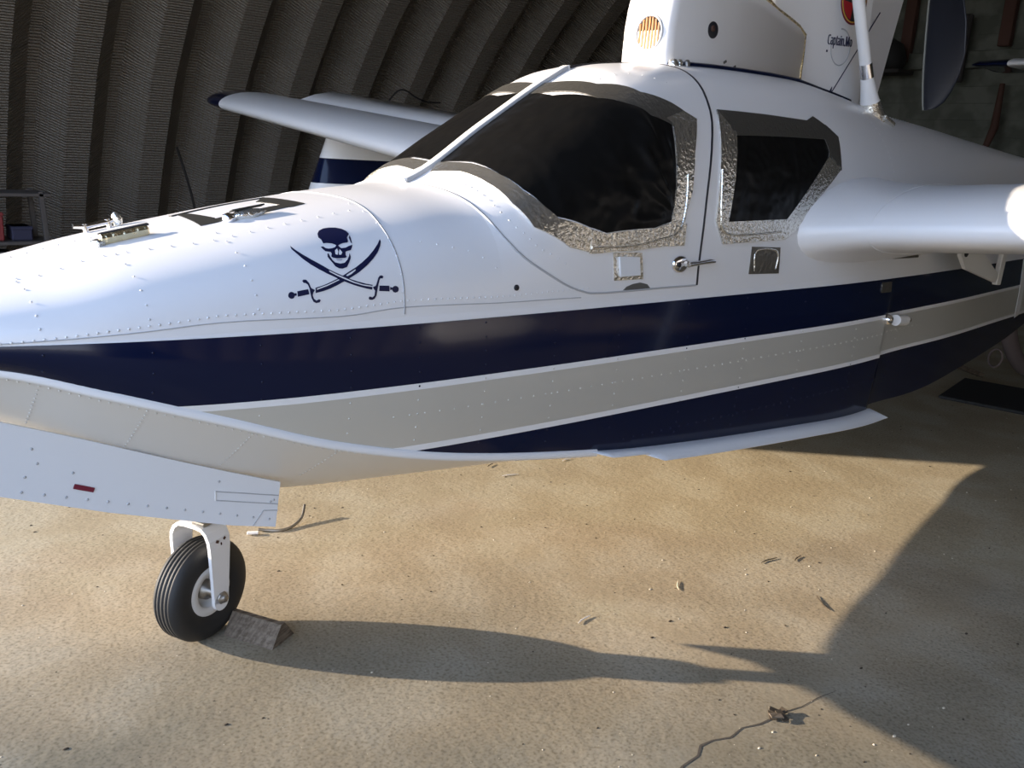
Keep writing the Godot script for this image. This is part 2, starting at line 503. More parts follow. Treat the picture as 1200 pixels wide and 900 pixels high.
func make_materials() -> void:
	var m: StandardMaterial3D
	m = mat("white_paint", lin(0.78, 0.78, 0.79), 0.32)
	m.clearcoat_enabled = true
	m.clearcoat = 0.25
	m.clearcoat_roughness = 0.15
	mat("white_trim", lin(0.80, 0.80, 0.80), 0.35)
	mat("door_white", lin(0.74, 0.76, 0.79), 0.4)
	mat("bottom_white", lin(0.70, 0.69, 0.66), 0.42)
	m = mat("navy_paint", lin(0.0035, 0.007, 0.030), 0.14)
	m.metallic_specular = 0.36
	m.clearcoat_enabled = true
	m.clearcoat = 0.15
	m.clearcoat_roughness = 0.06
	mat("navy_decal", lin(0.006, 0.009, 0.045), 0.4)
	m = mat("silver_paint", lin(0.66, 0.65, 0.60), 0.42, 0.45)
	mat("seam_grey", lin(0.42, 0.43, 0.45), 0.5)
	mat("seam_dark", lin(0.012, 0.012, 0.018), 0.5)
	mat("rubber", lin(0.012, 0.012, 0.012), 0.75)
	m = mat("tyre", lin(0.016, 0.016, 0.016), 0.62)
	mat("chrome", lin(0.8, 0.8, 0.82), 0.12, 1.0)
	mat("steel", lin(0.35, 0.33, 0.30), 0.4, 0.9)
	m = mat("cover_cloth", lin(0.0065, 0.0063, 0.0062), 0.36)
	m.metallic_specular = 0.25
	m.normal_enabled = true
	m.normal_texture = noise_tex(512, 0.006, 3, null, 4, FastNoiseLite.TYPE_SIMPLEX_SMOOTH, 10.0)
	m.normal_scale = 1.3
	tri_map(m, 1.6)
	m = mat("foil", lin(0.82, 0.80, 0.74), 0.24, 0.92)
	m.normal_enabled = true
	m.normal_texture = noise_tex(512, 0.03, 4, null, 7, FastNoiseLite.TYPE_SIMPLEX_SMOOTH, 7.0)
	m.normal_scale = 0.9
	tri_map(m, 3.0)
	m = mat("foil_gold", lin(0.78, 0.66, 0.42), 0.22, 0.95)
	m.normal_enabled = true
	m.normal_texture = M["foil"].normal_texture
	m.normal_scale = 0.9
	tri_map(m, 3.0)
	m = mat("foil_worn", lin(0.20, 0.19, 0.17), 0.4, 0.8)
	m.normal_enabled = true
	m.normal_texture = M["foil"].normal_texture
	m.normal_scale = 0.5
	tri_map(m, 3.0)
	mat("tape_dark", lin(0.07, 0.07, 0.065), 0.38, 0.6)
	mat("primer_grey", lin(0.10, 0.095, 0.085), 0.7)
	mat("red_paint", lin(0.45, 0.02, 0.03), 0.5)
	mat("maroon", lin(0.16, 0.01, 0.03), 0.5)
	mat("yellow_paint", lin(0.6, 0.36, 0.05), 0.5)
	mat("bronze", lin(0.45, 0.27, 0.14), 0.35, 0.9)
	mat("prop_black", lin(0.012, 0.014, 0.022), 0.4)
	mat("prop_edge", lin(0.14, 0.14, 0.12), 0.4, 0.5)
	mat("teeth_grey", lin(0.45, 0.47, 0.55), 0.5)
	# hangar sheets: galvanised and stained, pressed with fine cross crimps
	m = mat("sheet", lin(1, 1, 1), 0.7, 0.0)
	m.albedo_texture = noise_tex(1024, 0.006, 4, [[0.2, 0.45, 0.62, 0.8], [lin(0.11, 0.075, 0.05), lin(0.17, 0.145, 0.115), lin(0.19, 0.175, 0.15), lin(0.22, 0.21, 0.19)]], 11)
	var h := 64
	var im := Image.create(h, h, false, Image.FORMAT_RGB8)
	for y in h:
		for x in h:
			var v := 0.5 + 0.5 * sin(TAU * (y / 16.0 + 0.06 * sin(TAU * x / 32.0)))
			im.set_pixel(x, y, Color(v, v, v))
	m.heightmap_enabled = true
	m.heightmap_texture = ImageTexture.create_from_image(im)
	m.heightmap_scale = 1.1
	m.uv1_scale = Vector3(9, 9, 1)
	# floor
	m = mat("concrete", lin(1, 1, 1), 0.88)
	m.albedo_texture = noise_tex(1024, 0.005, 5, [[0.22, 0.42, 0.55, 0.75], [lin(0.335, 0.278, 0.196), lin(0.355, 0.298, 0.214), lin(0.372, 0.316, 0.232), lin(0.395, 0.345, 0.265)]], 21)
	m.detail_enabled = true
	m.detail_blend_mode = BaseMaterial3D.BLEND_MODE_MUL
	m.detail_albedo = noise_tex(1024, 0.16, 3, [[0.12, 0.36, 0.6, 0.9], [lin(0.55, 0.53, 0.48), lin(0.88, 0.87, 0.84), lin(1, 1, 1), lin(1.0, 1.0, 1)]], 22)
	m.heightmap_enabled = true
	m.heightmap_texture = noise_tex(1024, 0.05, 5, [[0.0, 1.0], [Color.BLACK, Color.WHITE]], 23)
	m.heightmap_scale = 0.12
	m.vertex_color_use_as_albedo = true
	tri_map(m, 0.42)
	mat("crack", lin(0.06, 0.05, 0.04), 0.95)
	m = mat("siding", lin(1, 1, 1), 0.8)
	m.albedo_texture = noise_tex(512, 0.01, 4, [[0.3, 0.7], [lin(0.075, 0.08, 0.062), lin(0.125, 0.13, 0.105)]], 31)
	tri_map(m, 0.5)
	m = mat("old_wood", lin(1, 1, 1), 0.85)
	m.albedo_texture = noise_tex(256, 0.02, 4, [[0.3, 0.7], [lin(0.08, 0.058, 0.038), lin(0.19, 0.15, 0.11)]], 41)
	m.uv1_triplanar = true
	m.uv1_scale = Vector3(2, 12, 12)
	mat("brown_post", lin(0.07, 0.03, 0.02), 0.8)
	mat("dark_wood", lin(0.025, 0.022, 0.02), 0.8)
	mat("grey_concrete", lin(0.25, 0.23, 0.2), 0.9)
	mat("dusty_rubber", lin(0.12, 0.09, 0.08), 0.85)
	mat("straw", lin(0.55, 0.48, 0.36), 0.9)
	mat("pale", lin(0.75, 0.72, 0.68), 0.8)
	mat("leaf", lin(0.05, 0.035, 0.02), 0.9)
	mat("rack_steel", lin(0.10, 0.09, 0.085), 0.6, 0.4)
	mat("box_red", lin(0.22, 0.03, 0.03), 0.7)
	mat("box_pale", lin(0.3, 0.28, 0.26), 0.8)
	mat("box_blue", lin(0.03, 0.03, 0.06), 0.8)

# ---------------------------------------------------------------- the hangar
const ARCH := [-7.66, 0.0, -7.52, 0.57, -7.25, 1.2, -6.8, 2.06, -6.29, 2.7, -5.75, 3.25, -5.0, 3.85, -4.0, 4.45, -2.5, 5.05, -0.8, 5.4, 0.6, 5.5]
const FRONT := -2.0
const BACK := 11.0

func arch_curve() -> Curve2D:
	var c := Curve2D.new()
	var n := ARCH.size() / 2
	var pts := []
	for i in n:
		pts.append(Vector2(ARCH[2 * i], ARCH[2 * i + 1]))
	for i in n:
		var t: Vector2 = (pts[mini(i + 1, n - 1)] - pts[maxi(i - 1, 0)]) / 6.0
		if i == n - 1:
			t = Vector2(0.25, 0)
		c.add_point(pts[i], -t, t)
	return c

func arch_z(y: float) -> float:   # half-profile: z of the starboard side at height y
	var c := arch_curve()
	var best := -7.66
	var L := c.get_baked_length()
	for i in 200:
		var p := c.sample_baked(L * i / 199.0)
		if p.y >= y:
			return p.x
	return 0.6

func arch_panels(side: String, mirrored: bool) -> void:
	var wall := node("wall_" + side)
	struct(wall, "dark corrugated steel arch wall of the hangar behind the airplane" if not mirrored else "corrugated steel arch wall of the hangar on the camera's side", "wall")
	var c := arch_curve()
	var L := c.get_baked_length()
	var n := 44
	var prof := [Vector2(0, 0), Vector2(0.23, 0), Vector2(0.43, 0.25), Vector2(0.525, 0.25), Vector2(0.735, 0)]
	var mesh: ArrayMesh
	var mb := MB.new()
	for k in 4:
		mb.sg(k + 1)
		var vl := 0.0
		for e in k:
			vl += prof[e].distance_to(prof[e + 1])
		var v2: float = vl + prof[k].distance_to(prof[k + 1])
		for i in n:
			var q := []
			var uv := []
			for ij in [[i, 0], [i, 1], [i + 1, 1], [i + 1, 0]]:
				var s: float = L * ij[0] / n
				var p := c.sample_baked(s)
				var t := (c.sample_baked(minf(s + 0.02, L)) - c.sample_baked(maxf(s - 0.02, 0))).normalized()
				var out := Vector2(-t.y, t.x)
				var w: Vector2 = prof[k + ij[1]]
				var pp := p + out * w.y
				q.append(Vector3(w.x, pp.y, pp.x if not mirrored else 1.2 - pp.x))
				uv.append(Vector2(vl if ij[1] == 0 else v2, s))
			var h := Vector3(0, -1, 1 if not mirrored else -1)
			var h2 := h
			var order := [0, 1, 2, 0, 2, 3]
			var nn: Vector3 = (q[2] - q[0]).cross(q[1] - q[0])
			if nn.dot(h2) < 0:
				order = [0, 2, 1, 0, 3, 2]
			for o in order:
				mb.st.set_uv(uv[o])
				mb.st.add_vertex(q[o])
	# outer skin
	mb.sg(9)
	for i in n:
		var q := []
		for ij in [[i, 0], [i, 1], [i + 1, 1], [i + 1, 0]]:
			var s: float = L * ij[0] / n
			var p := c.sample_baked(s)
			var t := (c.sample_baked(minf(s + 0.02, L)) - c.sample_baked(maxf(s - 0.02, 0))).normalized()
			var pp := p + Vector2(-t.y, t.x) * 0.29
			q.append(Vector3(0.735 * ij[1], pp.y, pp.x if not mirrored else 1.2 - pp.x))
			mb.st.set_uv(Vector2(ij[1], s))
		mb.quad(q[0], q[1], q[2], q[3], Vector3(0, 1, -1 if not mirrored else 1))
	mesh = mb.done()
	var x := 1.53 - 0.735 * 5
	while x < BACK + 0.3:
		var o := MeshInstance3D.new()
		o.mesh = mesh
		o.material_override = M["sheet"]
		add(o, "panel", wall)
		o.position.x = x
		x += 0.735

func front_wall() -> void:
	var w := node("wall_front")
	struct(w, "front wall of the hangar round its wide open mouth", "wall")
	var c := arch_curve()
	var L := c.get_baked_length()
	var arc := []
	for i in 61:
		arc.append(c.sample_baked(L * i / 60.0))
	var jamb := -5.1
	var poly := PackedVector2Array()
	for p in arc:
		if p.x < jamb:
			poly.append(p + Vector2(-0.2, 0.12))
	poly.append(Vector2(jamb, 3.9))
	poly.append(Vector2(jamb, 0))
	var mb := MB.new()
	mb.prism(poly, Vector3(FRONT, 0, 0), Vector3(0, 0, 1), Vector3(0, 1, 0), 0.14)
	put("end_panel", mb, M["sheet"], w)
	poly = PackedVector2Array()
	for p in arc:
		if p.y > 4.5:
			poly.append(p + Vector2(-0.05, 0.2))
	for i in range(arc.size() - 1, -1, -1):
		if arc[i].y > 4.5:
			poly.append(Vector2(1.2 - arc[i].x + 0.05, arc[i].y + 0.2))
	mb = MB.new()
	mb.prism(poly, Vector3(FRONT, 0, 0), Vector3(0, 0, 1), Vector3(0, 1, 0), 0.14)
	put("lintel", mb, M["sheet"], w)
	poly = PackedVector2Array()
	for p in arc:
		if 1.2 - p.x > 7.2:
			poly.append(Vector2(1.2 - p.x + 0.2, p.y + 0.12))
	poly.append(Vector2(7.2, 1.9))
	poly.append(Vector2(7.2, 0))
	mb = MB.new()
	mb.prism(poly, Vector3(FRONT, 0, 0), Vector3(0, 0, 1), Vector3(0, 1, 0), 0.14)
	put("end_panel", mb, M["sheet"], w)

func back_wall() -> void:
	var w := node("wall_back")
	struct(w, "dark end wall of horizontal siding boards behind the tail", "wall")
	var y := 0.0
	while y < 5.5:
		var z0 := arch_z(y + 0.1) - 0.3
		var mb := MB.new()
		mb.box(Vector3.ZERO, Vector3(0.022, 0.212, 1.2 - 2 * z0), 0.004, Basis(Vector3(0, 0, 1), 0.07))
		var o := put("board", mb, M["siding"], w)
		o.position = Vector3(BACK + 0.05, y + 0.1, 0.6)
		y += 0.204
	var mb2 := MB.new()
	mb2.box(Vector3(BACK + 0.16, 2.6, 0.6), Vector3(0.12, 5.6, 17.0), 0.01)
	put("backing", mb2, M["dark_wood"], w)
	for q in [[-2.49, 0.14, "brown_post", 3.1, 5.2], [-3.72, 0.14, "brown_post", 2.95, 5.2]]:
		var mb := MB.new()
		mb.box(Vector3(BACK - 0.06, (q[3] + q[4]) / 2, q[0]), Vector3(0.1, q[4] - q[3], q[1]), 0.008)
		put("stud", mb, M[q[2]], w, "red-brown timber stud")
	var mb3 := MB.new()
	mb3.box(Vector3(BACK - 0.05, 2.96, -1.5), Vector3(0.09, 0.2, 5.2), 0.008)
	put("girt", mb3, M["siding"], w)

func ground() -> void:
	# slab, tinted where sandy dust lies over the barer grey concrete
	var mb := MB.new()
	var dn := FastNoiseLite.new()
	dn.frequency = 0.9
	dn.fractal_octaves = 4
	dn.seed = 5
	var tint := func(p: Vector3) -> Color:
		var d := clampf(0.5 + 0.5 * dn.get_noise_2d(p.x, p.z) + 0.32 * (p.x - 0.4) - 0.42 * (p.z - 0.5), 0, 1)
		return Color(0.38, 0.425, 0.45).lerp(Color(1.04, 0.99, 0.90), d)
	var st: SurfaceTool = mb.st
	var x0 := -4.0
	while x0 < 11.2:
		var z0 := -8.0
		while z0 < 9.2:
			var e := 0.2
			for q in [[0, 0], [e, 0], [e, e], [0, 0], [e, e], [0, e]]:
				var p := Vector3(x0 + q[0], 0, z0 + q[1])
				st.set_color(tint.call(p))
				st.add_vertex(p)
			z0 += 0.2
		x0 += 0.2
	st.set_color(Color.WHITE)
	mb.box(Vector3(3.6, -0.102, 0.6), Vector3(15.2, 0.2, 17.2), 0.002)
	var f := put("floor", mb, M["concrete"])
	struct(f, "dusty sunlit concrete hangar floor under the airplane", "floor")
	var a := MB.new()
	a.st.set_color(Color(0.85, 0.87, 0.88))
	a.box(Vector3(-26, -0.11, 0.6), Vector3(44, 0.2, 80), 0.002)
	struct(put("ground", a, M["concrete"]), "concrete apron outside the hangar mouth", "ground")
	# the long crack by the front corner
	var pts := [[0.70, 1.345], [0.792, 1.321], [0.86, 1.318], [0.90, 1.295], [0.946, 1.30], [1.0, 1.322], [1.064, 1.315], [1.12, 1.335], [1.174, 1.34], [1.24, 1.345], [1.301, 1.359], [1.38, 1.362], [1.462, 1.376]]
	var cw := [0.002, 0.007, 0.006, 0.008, 0.005, 0.006, 0.004, 0.006, 0.007, 0.004, 0.003, 0.003, 0.001]
	var c := MB.new()
	for i in pts.size() - 1:
		var p := Vector3(pts[i][0], 0.0012, pts[i][1])
		var q := Vector3(pts[i + 1][0], 0.0012, pts[i + 1][1])
		var s := (q - p).cross(Vector3.UP).normalized()
		c.quad(p - s * cw[i] / 2, p + s * cw[i] / 2, q + s * cw[i + 1] / 2, q - s * cw[i + 1] / 2, Vector3.UP)
	put("crack", c, M["crack"], f)

# ---------------------------------------------------------------- the airplane
func rivet_rows() -> void:
	var at := []
	var row := func(pts: Array, gap: float) -> void:
		for i in pts.size() - 1:
			var a: Vector2 = pts[i]
			var b: Vector2 = pts[i + 1]
			var n := maxi(1, int(round(S(a.x, a.y).distance_to(S(b.x, b.y)) / gap)))
			for k in n:
				at.append(a.lerp(b, (k + 0.5) / n))
	var V := func(x: float, u: float) -> Vector2: return Vector2(x, u)
	# frames round the nose
	for x in [-0.47, -0.25, 0.0, 0.24]:
		if x < 0.1:
			row.call([Vector2(x, 2.75), Vector2(x, 2.1)], 0.05)
		row.call([Vector2(x, 1.95), Vector2(x, 1.05)], 0.045)
		row.call([Vector2(x, 0.95), Vector2(x, 0.45)], 0.022)
	row.call([Vector2(0.41, 2.8), Vector2(0.4, 2.1)], 0.06)
	for x in [0.45, 0.68, 0.95, 1.24, 1.6, 1.95, 2.35, 2.8, 3.3]:
		row.call([Vector2(x, 1.97), Vector2(x, 1.06)], 0.04)
	# long joints
	row.call([V.call(-0.6, 2.02), V.call(-0.328, 2.09), V.call(-0.088, 2.13), V.call(0.217, 2.085), V.call(0.405, 2.1), V.call(0.777, 2.07), V.call(1.1, 2.05)], 0.022)
	row.call([V.call(-0.6, 2.6), V.call(-0.3, 2.72), V.call(-0.05, 2.64), V.call(0.15, 2.66), V.call(0.4, 2.68)], 0.05)
	row.call([V.call(-0.6, 3.1), V.call(-0.3, 3.05), V.call(-0.15, 2.98)], 0.04)
	row.call([V.call(0.47, 2.42), V.call(0.66, 2.32), V.call(0.74, 2.2)], 0.05)
	row.call([V.call(0.79, 2.72), V.call(0.79, 2.5), V.call(0.81, 2.4), V.call(0.88, 2.26), V.call(1.0, 2.15)], 0.03)
	row.call([V.call(1.35, 2.75), V.call(1.5, 2.68), V.call(1.62, 2.6)], 0.05)
	for q in [[0.35, 3.6, 0.82], [1.3, 3.2, 0.60]]:
		var a := []
		var x: float = q[0]
		while x < q[1]:
			a.append(Vector2(x, u_side(x, q[2])))
			x += 0.1
		row.call(a, 0.045)
	var a2 := []
	var xx := -0.7
	while xx < 1.2:
		a2.append(Vector2(xx, 0.93))
		xx += 0.08
	row.call(a2, 0.02)
	row.call([V.call(2.95, 2.75), V.call(3.05, 2.5), V.call(3.1, 2.3)], 0.03)
	row.call([V.call(3.3, 2.82), V.call(3.9, 2.9), V.call(5.2, 2.9)], 0.035)
	row.call([V.call(3.5, 2.7), V.call(3.6, 2.9)], 0.03)
	row.call([V.call(3.8, 2.7), V.call(3.8, 2.9)], 0.03)
	var groups := {"white_paint": [], "navy_paint": [], "silver_paint": [], "bottom_white": []}
	for p in at:
		var c := P(p.x, p.y, 0.0006)
		var k := "white_paint"
		if p.y < 1.0:
			k = "bottom_white"
		elif p.y < 2.0:
			k = "navy_paint" if c.y > 0.902 or c.y < 0.712 else "silver_paint"
			if c.y > 1.079:
				k = "white_paint"
		groups[k].append(p)
	var mb := MB.new()
	mb.lathe([[0.0031, 0.0], [0.0027, 0.0011], [0.0014, 0.0018], [0.0, 0.002]], Vector3.ZERO, Basis.IDENTITY, 8)
	var head := mb.done()
	for k in groups:
		var mm := MultiMesh.new()
		mm.transform_format = MultiMesh.TRANSFORM_3D
		mm.mesh = head
		mm.instance_count = groups[k].size()
		for i in groups[k].size():
			var p: Vector2 = groups[k][i]
			var n := nrm(p.x, p.y)
			var s := n.cross(Vector3(1, 0, 0)).normalized()
			mm.set_instance_transform(i, Transform3D(Basis(s.cross(n).normalized() * -1, n, s), P(p.x, p.y, 0.0014)))
		var o := MultiMeshInstance3D.new()
		o.multimesh = mm
		o.material_override = M[k]
		add(o, "rivets", plane)
		o.set_meta("kind", "stuff")

func wing_section(z: float, le: Vector2, chord: float, tk: float, n := 22) -> Array:
	var r := []
	for i in 2 * n:
		var t := TAU * i / (2.0 * n)
		var x := 0.5 + 0.5 * cos(t)
		var th := 5 * tk * (0.2969 * sqrt(x) - 0.126 * x - 0.3516 * x * x + 0.2843 * x * x * x - 0.1015 * x * x * x * x)
		var cam := 0.04 * (0.8 * x - x * x) / 0.16 if x < 0.4 else 0.04 * (0.2 + 0.8 * x - x * x) / 0.36
		var y := cam + (th if t <= PI else -th)
		r.append(Vector3(le.x + x * chord, le.y + (y - 0.03 * x) * chord, z))
	return r

func wing_le(z: float) -> Vector2:
	return Vector2(2.33, 1.385 + 0.1 * (absf(z) - 1.3))

func wing_chord(z: float) -> float:
	return 1.75 - 0.11 * (absf(z) - 0.5)

func wing(s: float) -> void:
	var side := "port" if s > 0 else "starboard"
	var w := node("wing", plane)
	w.set_meta("label", "port wing reaching towards the camera" if s > 0 else "starboard wing beyond the windshield with a dark tip")
	var mb := MB.new()
	var rings := []
	for z in [0.3, 0.46, 0.5, 0.55, 0.6, 0.66, 0.74, 0.84, 1.0, 1.4, 2.0, 2.6, 3.2, 3.8, 4.4, 5.0, 5.36]:
		var f: float = clampf((0.84 - z) / 0.38, 0, 1)
		f = f * f
		var le := wing_le(z) + Vector2(-0.13 * f, -0.02 * f)
		rings.append(wing_section(z * s, le, wing_chord(z) + 0.2 * f, 0.155 * (1.0 + 0.3 * f)))
	mb.loft(rings, false, true)
	put("wing_panel", mb, M["white_paint"], w)
	mb = MB.new()
	rings = []
	for q in [[5.36, 1.0], [5.5, 0.985], [5.6, 0.96], [5.68, 0.9], [5.75, 0.76], [5.8, 0.55], [5.825, 0.25]]:
		var z: float = q[0]
		var c: float = wing_chord(z) * (0.6 + 0.4 * q[1])
		rings.append(wing_section(z * s, wing_le(z) + Vector2((1 - q[1]) * 0.25, 0.03 * (1 - q[1])), c, 0.155 * q[1]))
	mb.loft(rings, false, true)
	put("wing_tip", mb, M["navy_paint"], w, "dark navy wing tip")
	# drooping-edge aileron, raised
	mb = MB.new()
	rings = []
	for z in [1.9, 2.6, 3.4, 4.4, 5.35]:
		var le := wing_le(z)
		var c := wing_chord(z)
		var hx: float = le.x + c * 0.64
		var hy: float = le.y + c * 0.055
		rings.append([Vector3(hx, hy + 0.035, z * s), Vector3(hx + 0.14, hy + 0.09, z * s), Vector3(hx + 0.33, hy + 0.13, z * s), Vector3(hx + 0.335, hy + 0.12, z * s), Vector3(hx + 0.14, hy + 0.04, z * s), Vector3(hx, hy - 0.03, z * s)])
	mb.loft(rings)
	put("aileron", mb, M["white_paint"], w)
	# root seam
	mb = MB.new()
	var pts := []
	for p in wing_section(0.78 * s, wing_le(0.78) + Vector2(-0.004, 0), wing_chord(0.78) + 0.01, 0.163):
		if p.x < 3.4:
			pts.append(p)
	var seam := []
	for i in range(0, pts.size()):
		seam.append(pts[i])
	mb.tube(seam, 0.0014, 6)
	put("root_seam", mb, M["white_trim"], w)
	if s > 0:
		# streaks of dried grime under the root
		for q in [[2.78, 3.35, 0.03], [2.55, 2.75, 0.012]]:
			mb = MB.new()
			mb.box(Vector3((q[0] + q[1]) / 2, pc("ys", 3) + 0.055, 0.5), Vector3(q[1] - q[0], 0.012, 0.014), 0.004)
			put("root_fairing_lip", mb, M["foil_worn"], w)
		mb = MB.new()
		mb.prism(PackedVector2Array([Vector2(3.50, 1.30), Vector2(3.52, 1.19), Vector2(3.60, 1.12), Vector2(3.98, 1.035), Vector2(4.01, 1.07), Vector2(3.76, 1.2), Vector2(3.74, 1.3)]), Vector3(0, 0, 0.62), Vector3(1, 0, 0), Vector3(0, 1, 0), 0.02)
		put("flap_bracket", mb, M["bottom_white"], w, "pale hinge bracket under the wing")
		mb = MB.new()
		mb.box(Vector3(4.03, 1.15, 0.62), Vector3(0.055, 0.26, 0.025), 0.004, Basis(Vector3(0, 0, 1), -0.08))
		put("flap_bracket", mb, M["bottom_white"], w)
		mb = MB.new()
		mb.lathe([[0.02, -0.014], [0.02, 0.014], [0, 0.014]], Vector3(3.57, 1.2, 0.62), Basis(Vector3(1, 0, 0), PI / 2), 14)
		put("bolt", mb, M["rubber"], w)
	# wing float
	var fl := node("wing_float", plane)
	fl.set_meta("label", "white wing float with a navy band, under the %s wing" % side)
	var bands := [["float_top", "white_trim", [1.62, 1.5, 1.40]], ["float_band", "navy_paint", [1.40, 1.30, 1.20]], ["float_body", "white_trim", [1.20, 1.05, 0.95, 0.88, 0.80, 0.74]]]
	for b in bands:
		mb = MB.new()
		rings = []
		for y in b[2]:
			var x0: float = 2.79 - (1.52 - y) * 0.35 if y > 1.0 else 2.615 + (1.0 - y) * 0.8
			var x1: float = 4.0 - maxf(0, 1.0 - y) * 0.6
			var hw: float = 0.14 + 0.10 * clampf((1.62 - y) / 0.5, 0, 1) - 0.5 * maxf(0, 0.98 - y)
			var ring := []
			for k in 28:
				var t := TAU * k / 28.0
				var cx := cos(t)
				ring.append(Vector3((x0 + x1) / 2 + (x1 - x0) / 2 * cx, y, (4.3 + hw * signf(sin(t)) * pow(absf(sin(t)), 0.8)) * s))
			rings.append(ring)
		mb.loft(rings, true, true)
		put(b[0], mb, M[b[1]], fl)

func main_gear(s: float) -> void:
	var g := node("main_gear", plane)
	g.set_meta("label", "%s main landing gear leg and wheel" % ("port" if s > 0 else "starboard"))
	var mb := MB.new()
	mb.tube([Vector3(2.9, 1.35, 1.6 * s), Vector3(2.85, 0.8, 1.7 * s), Vector3(2.8, 0.24, 1.74 * s)], 0.035, 12)
	put("leg", mb, M["white_trim"], g)
	tyre(g, Vector3(2.8, 0.215, 1.84 * s), 0.0, 0.215, 0.075)

func tyre(g: Node3D, at: Vector3, steer: float, R: float, hw: float) -> void:
	var bs := Basis(Vector3.UP, steer) * Basis(Vector3.RIGHT, PI / 2)   # bs.y points to port
	var k := R / 0.165
	var h := hw / 0.0525
	var mb := MB.new()
	var prof := []
	for p in [[0.080, -0.038], [0.088, -0.044], [0.108, -0.051], [0.128, -0.0525], [0.145, -0.049], [0.156, -0.041], [0.161, -0.034], [0.1628, -0.029]]:
		prof.append(p)
	for c in [-0.022, -0.0075, 0.0075, 0.022]:
		prof.append_array([[0.1645, c - 0.0034], [0.160, c - 0.0022], [0.160, c + 0.0022], [0.1645, c + 0.0034]])
	for p in [[0.1628, 0.029], [0.161, 0.034], [0.156, 0.041], [0.145, 0.049], [0.128, 0.0525], [0.108, 0.051], [0.088, 0.044], [0.080, 0.038]]:
		prof.append(p)
	var pr := []
	for p in prof:
		pr.append([p[0] * k, p[1] * h])
	mb.lathe(pr, at, bs, 56)
	put("tyre", mb, M["tyre"], g, "ribbed black tyre")
	mb = MB.new()
	pr = []
	for p in [[0.03, -0.03], [0.05, -0.034], [0.079, -0.040], [0.084, -0.037], [0.084, 0.037], [0.079, 0.042], [0.056, 0.041], [0.053, 0.037], [0.052, 0.012], [0.03, 0.010]]:
		pr.append([p[0] * k, p[1] * h])
	mb.lathe(pr, at, bs, 40)
	put("wheel_rim", mb, M["bottom_white"], g, "white wheel rim")
	mb = MB.new()
	pr = []
	for p in [[0.0, -0.04], [0.03, -0.04], [0.034, 0.0], [0.03, 0.03], [0.014, 0.034], [0.014, 0.06], [0.0, 0.06]]:
		pr.append([p[0] * k, p[1] * h])
	mb.lathe(pr, at, bs, 24)
	put("hub", mb, M["steel"], g, "grimy steel wheel hub")

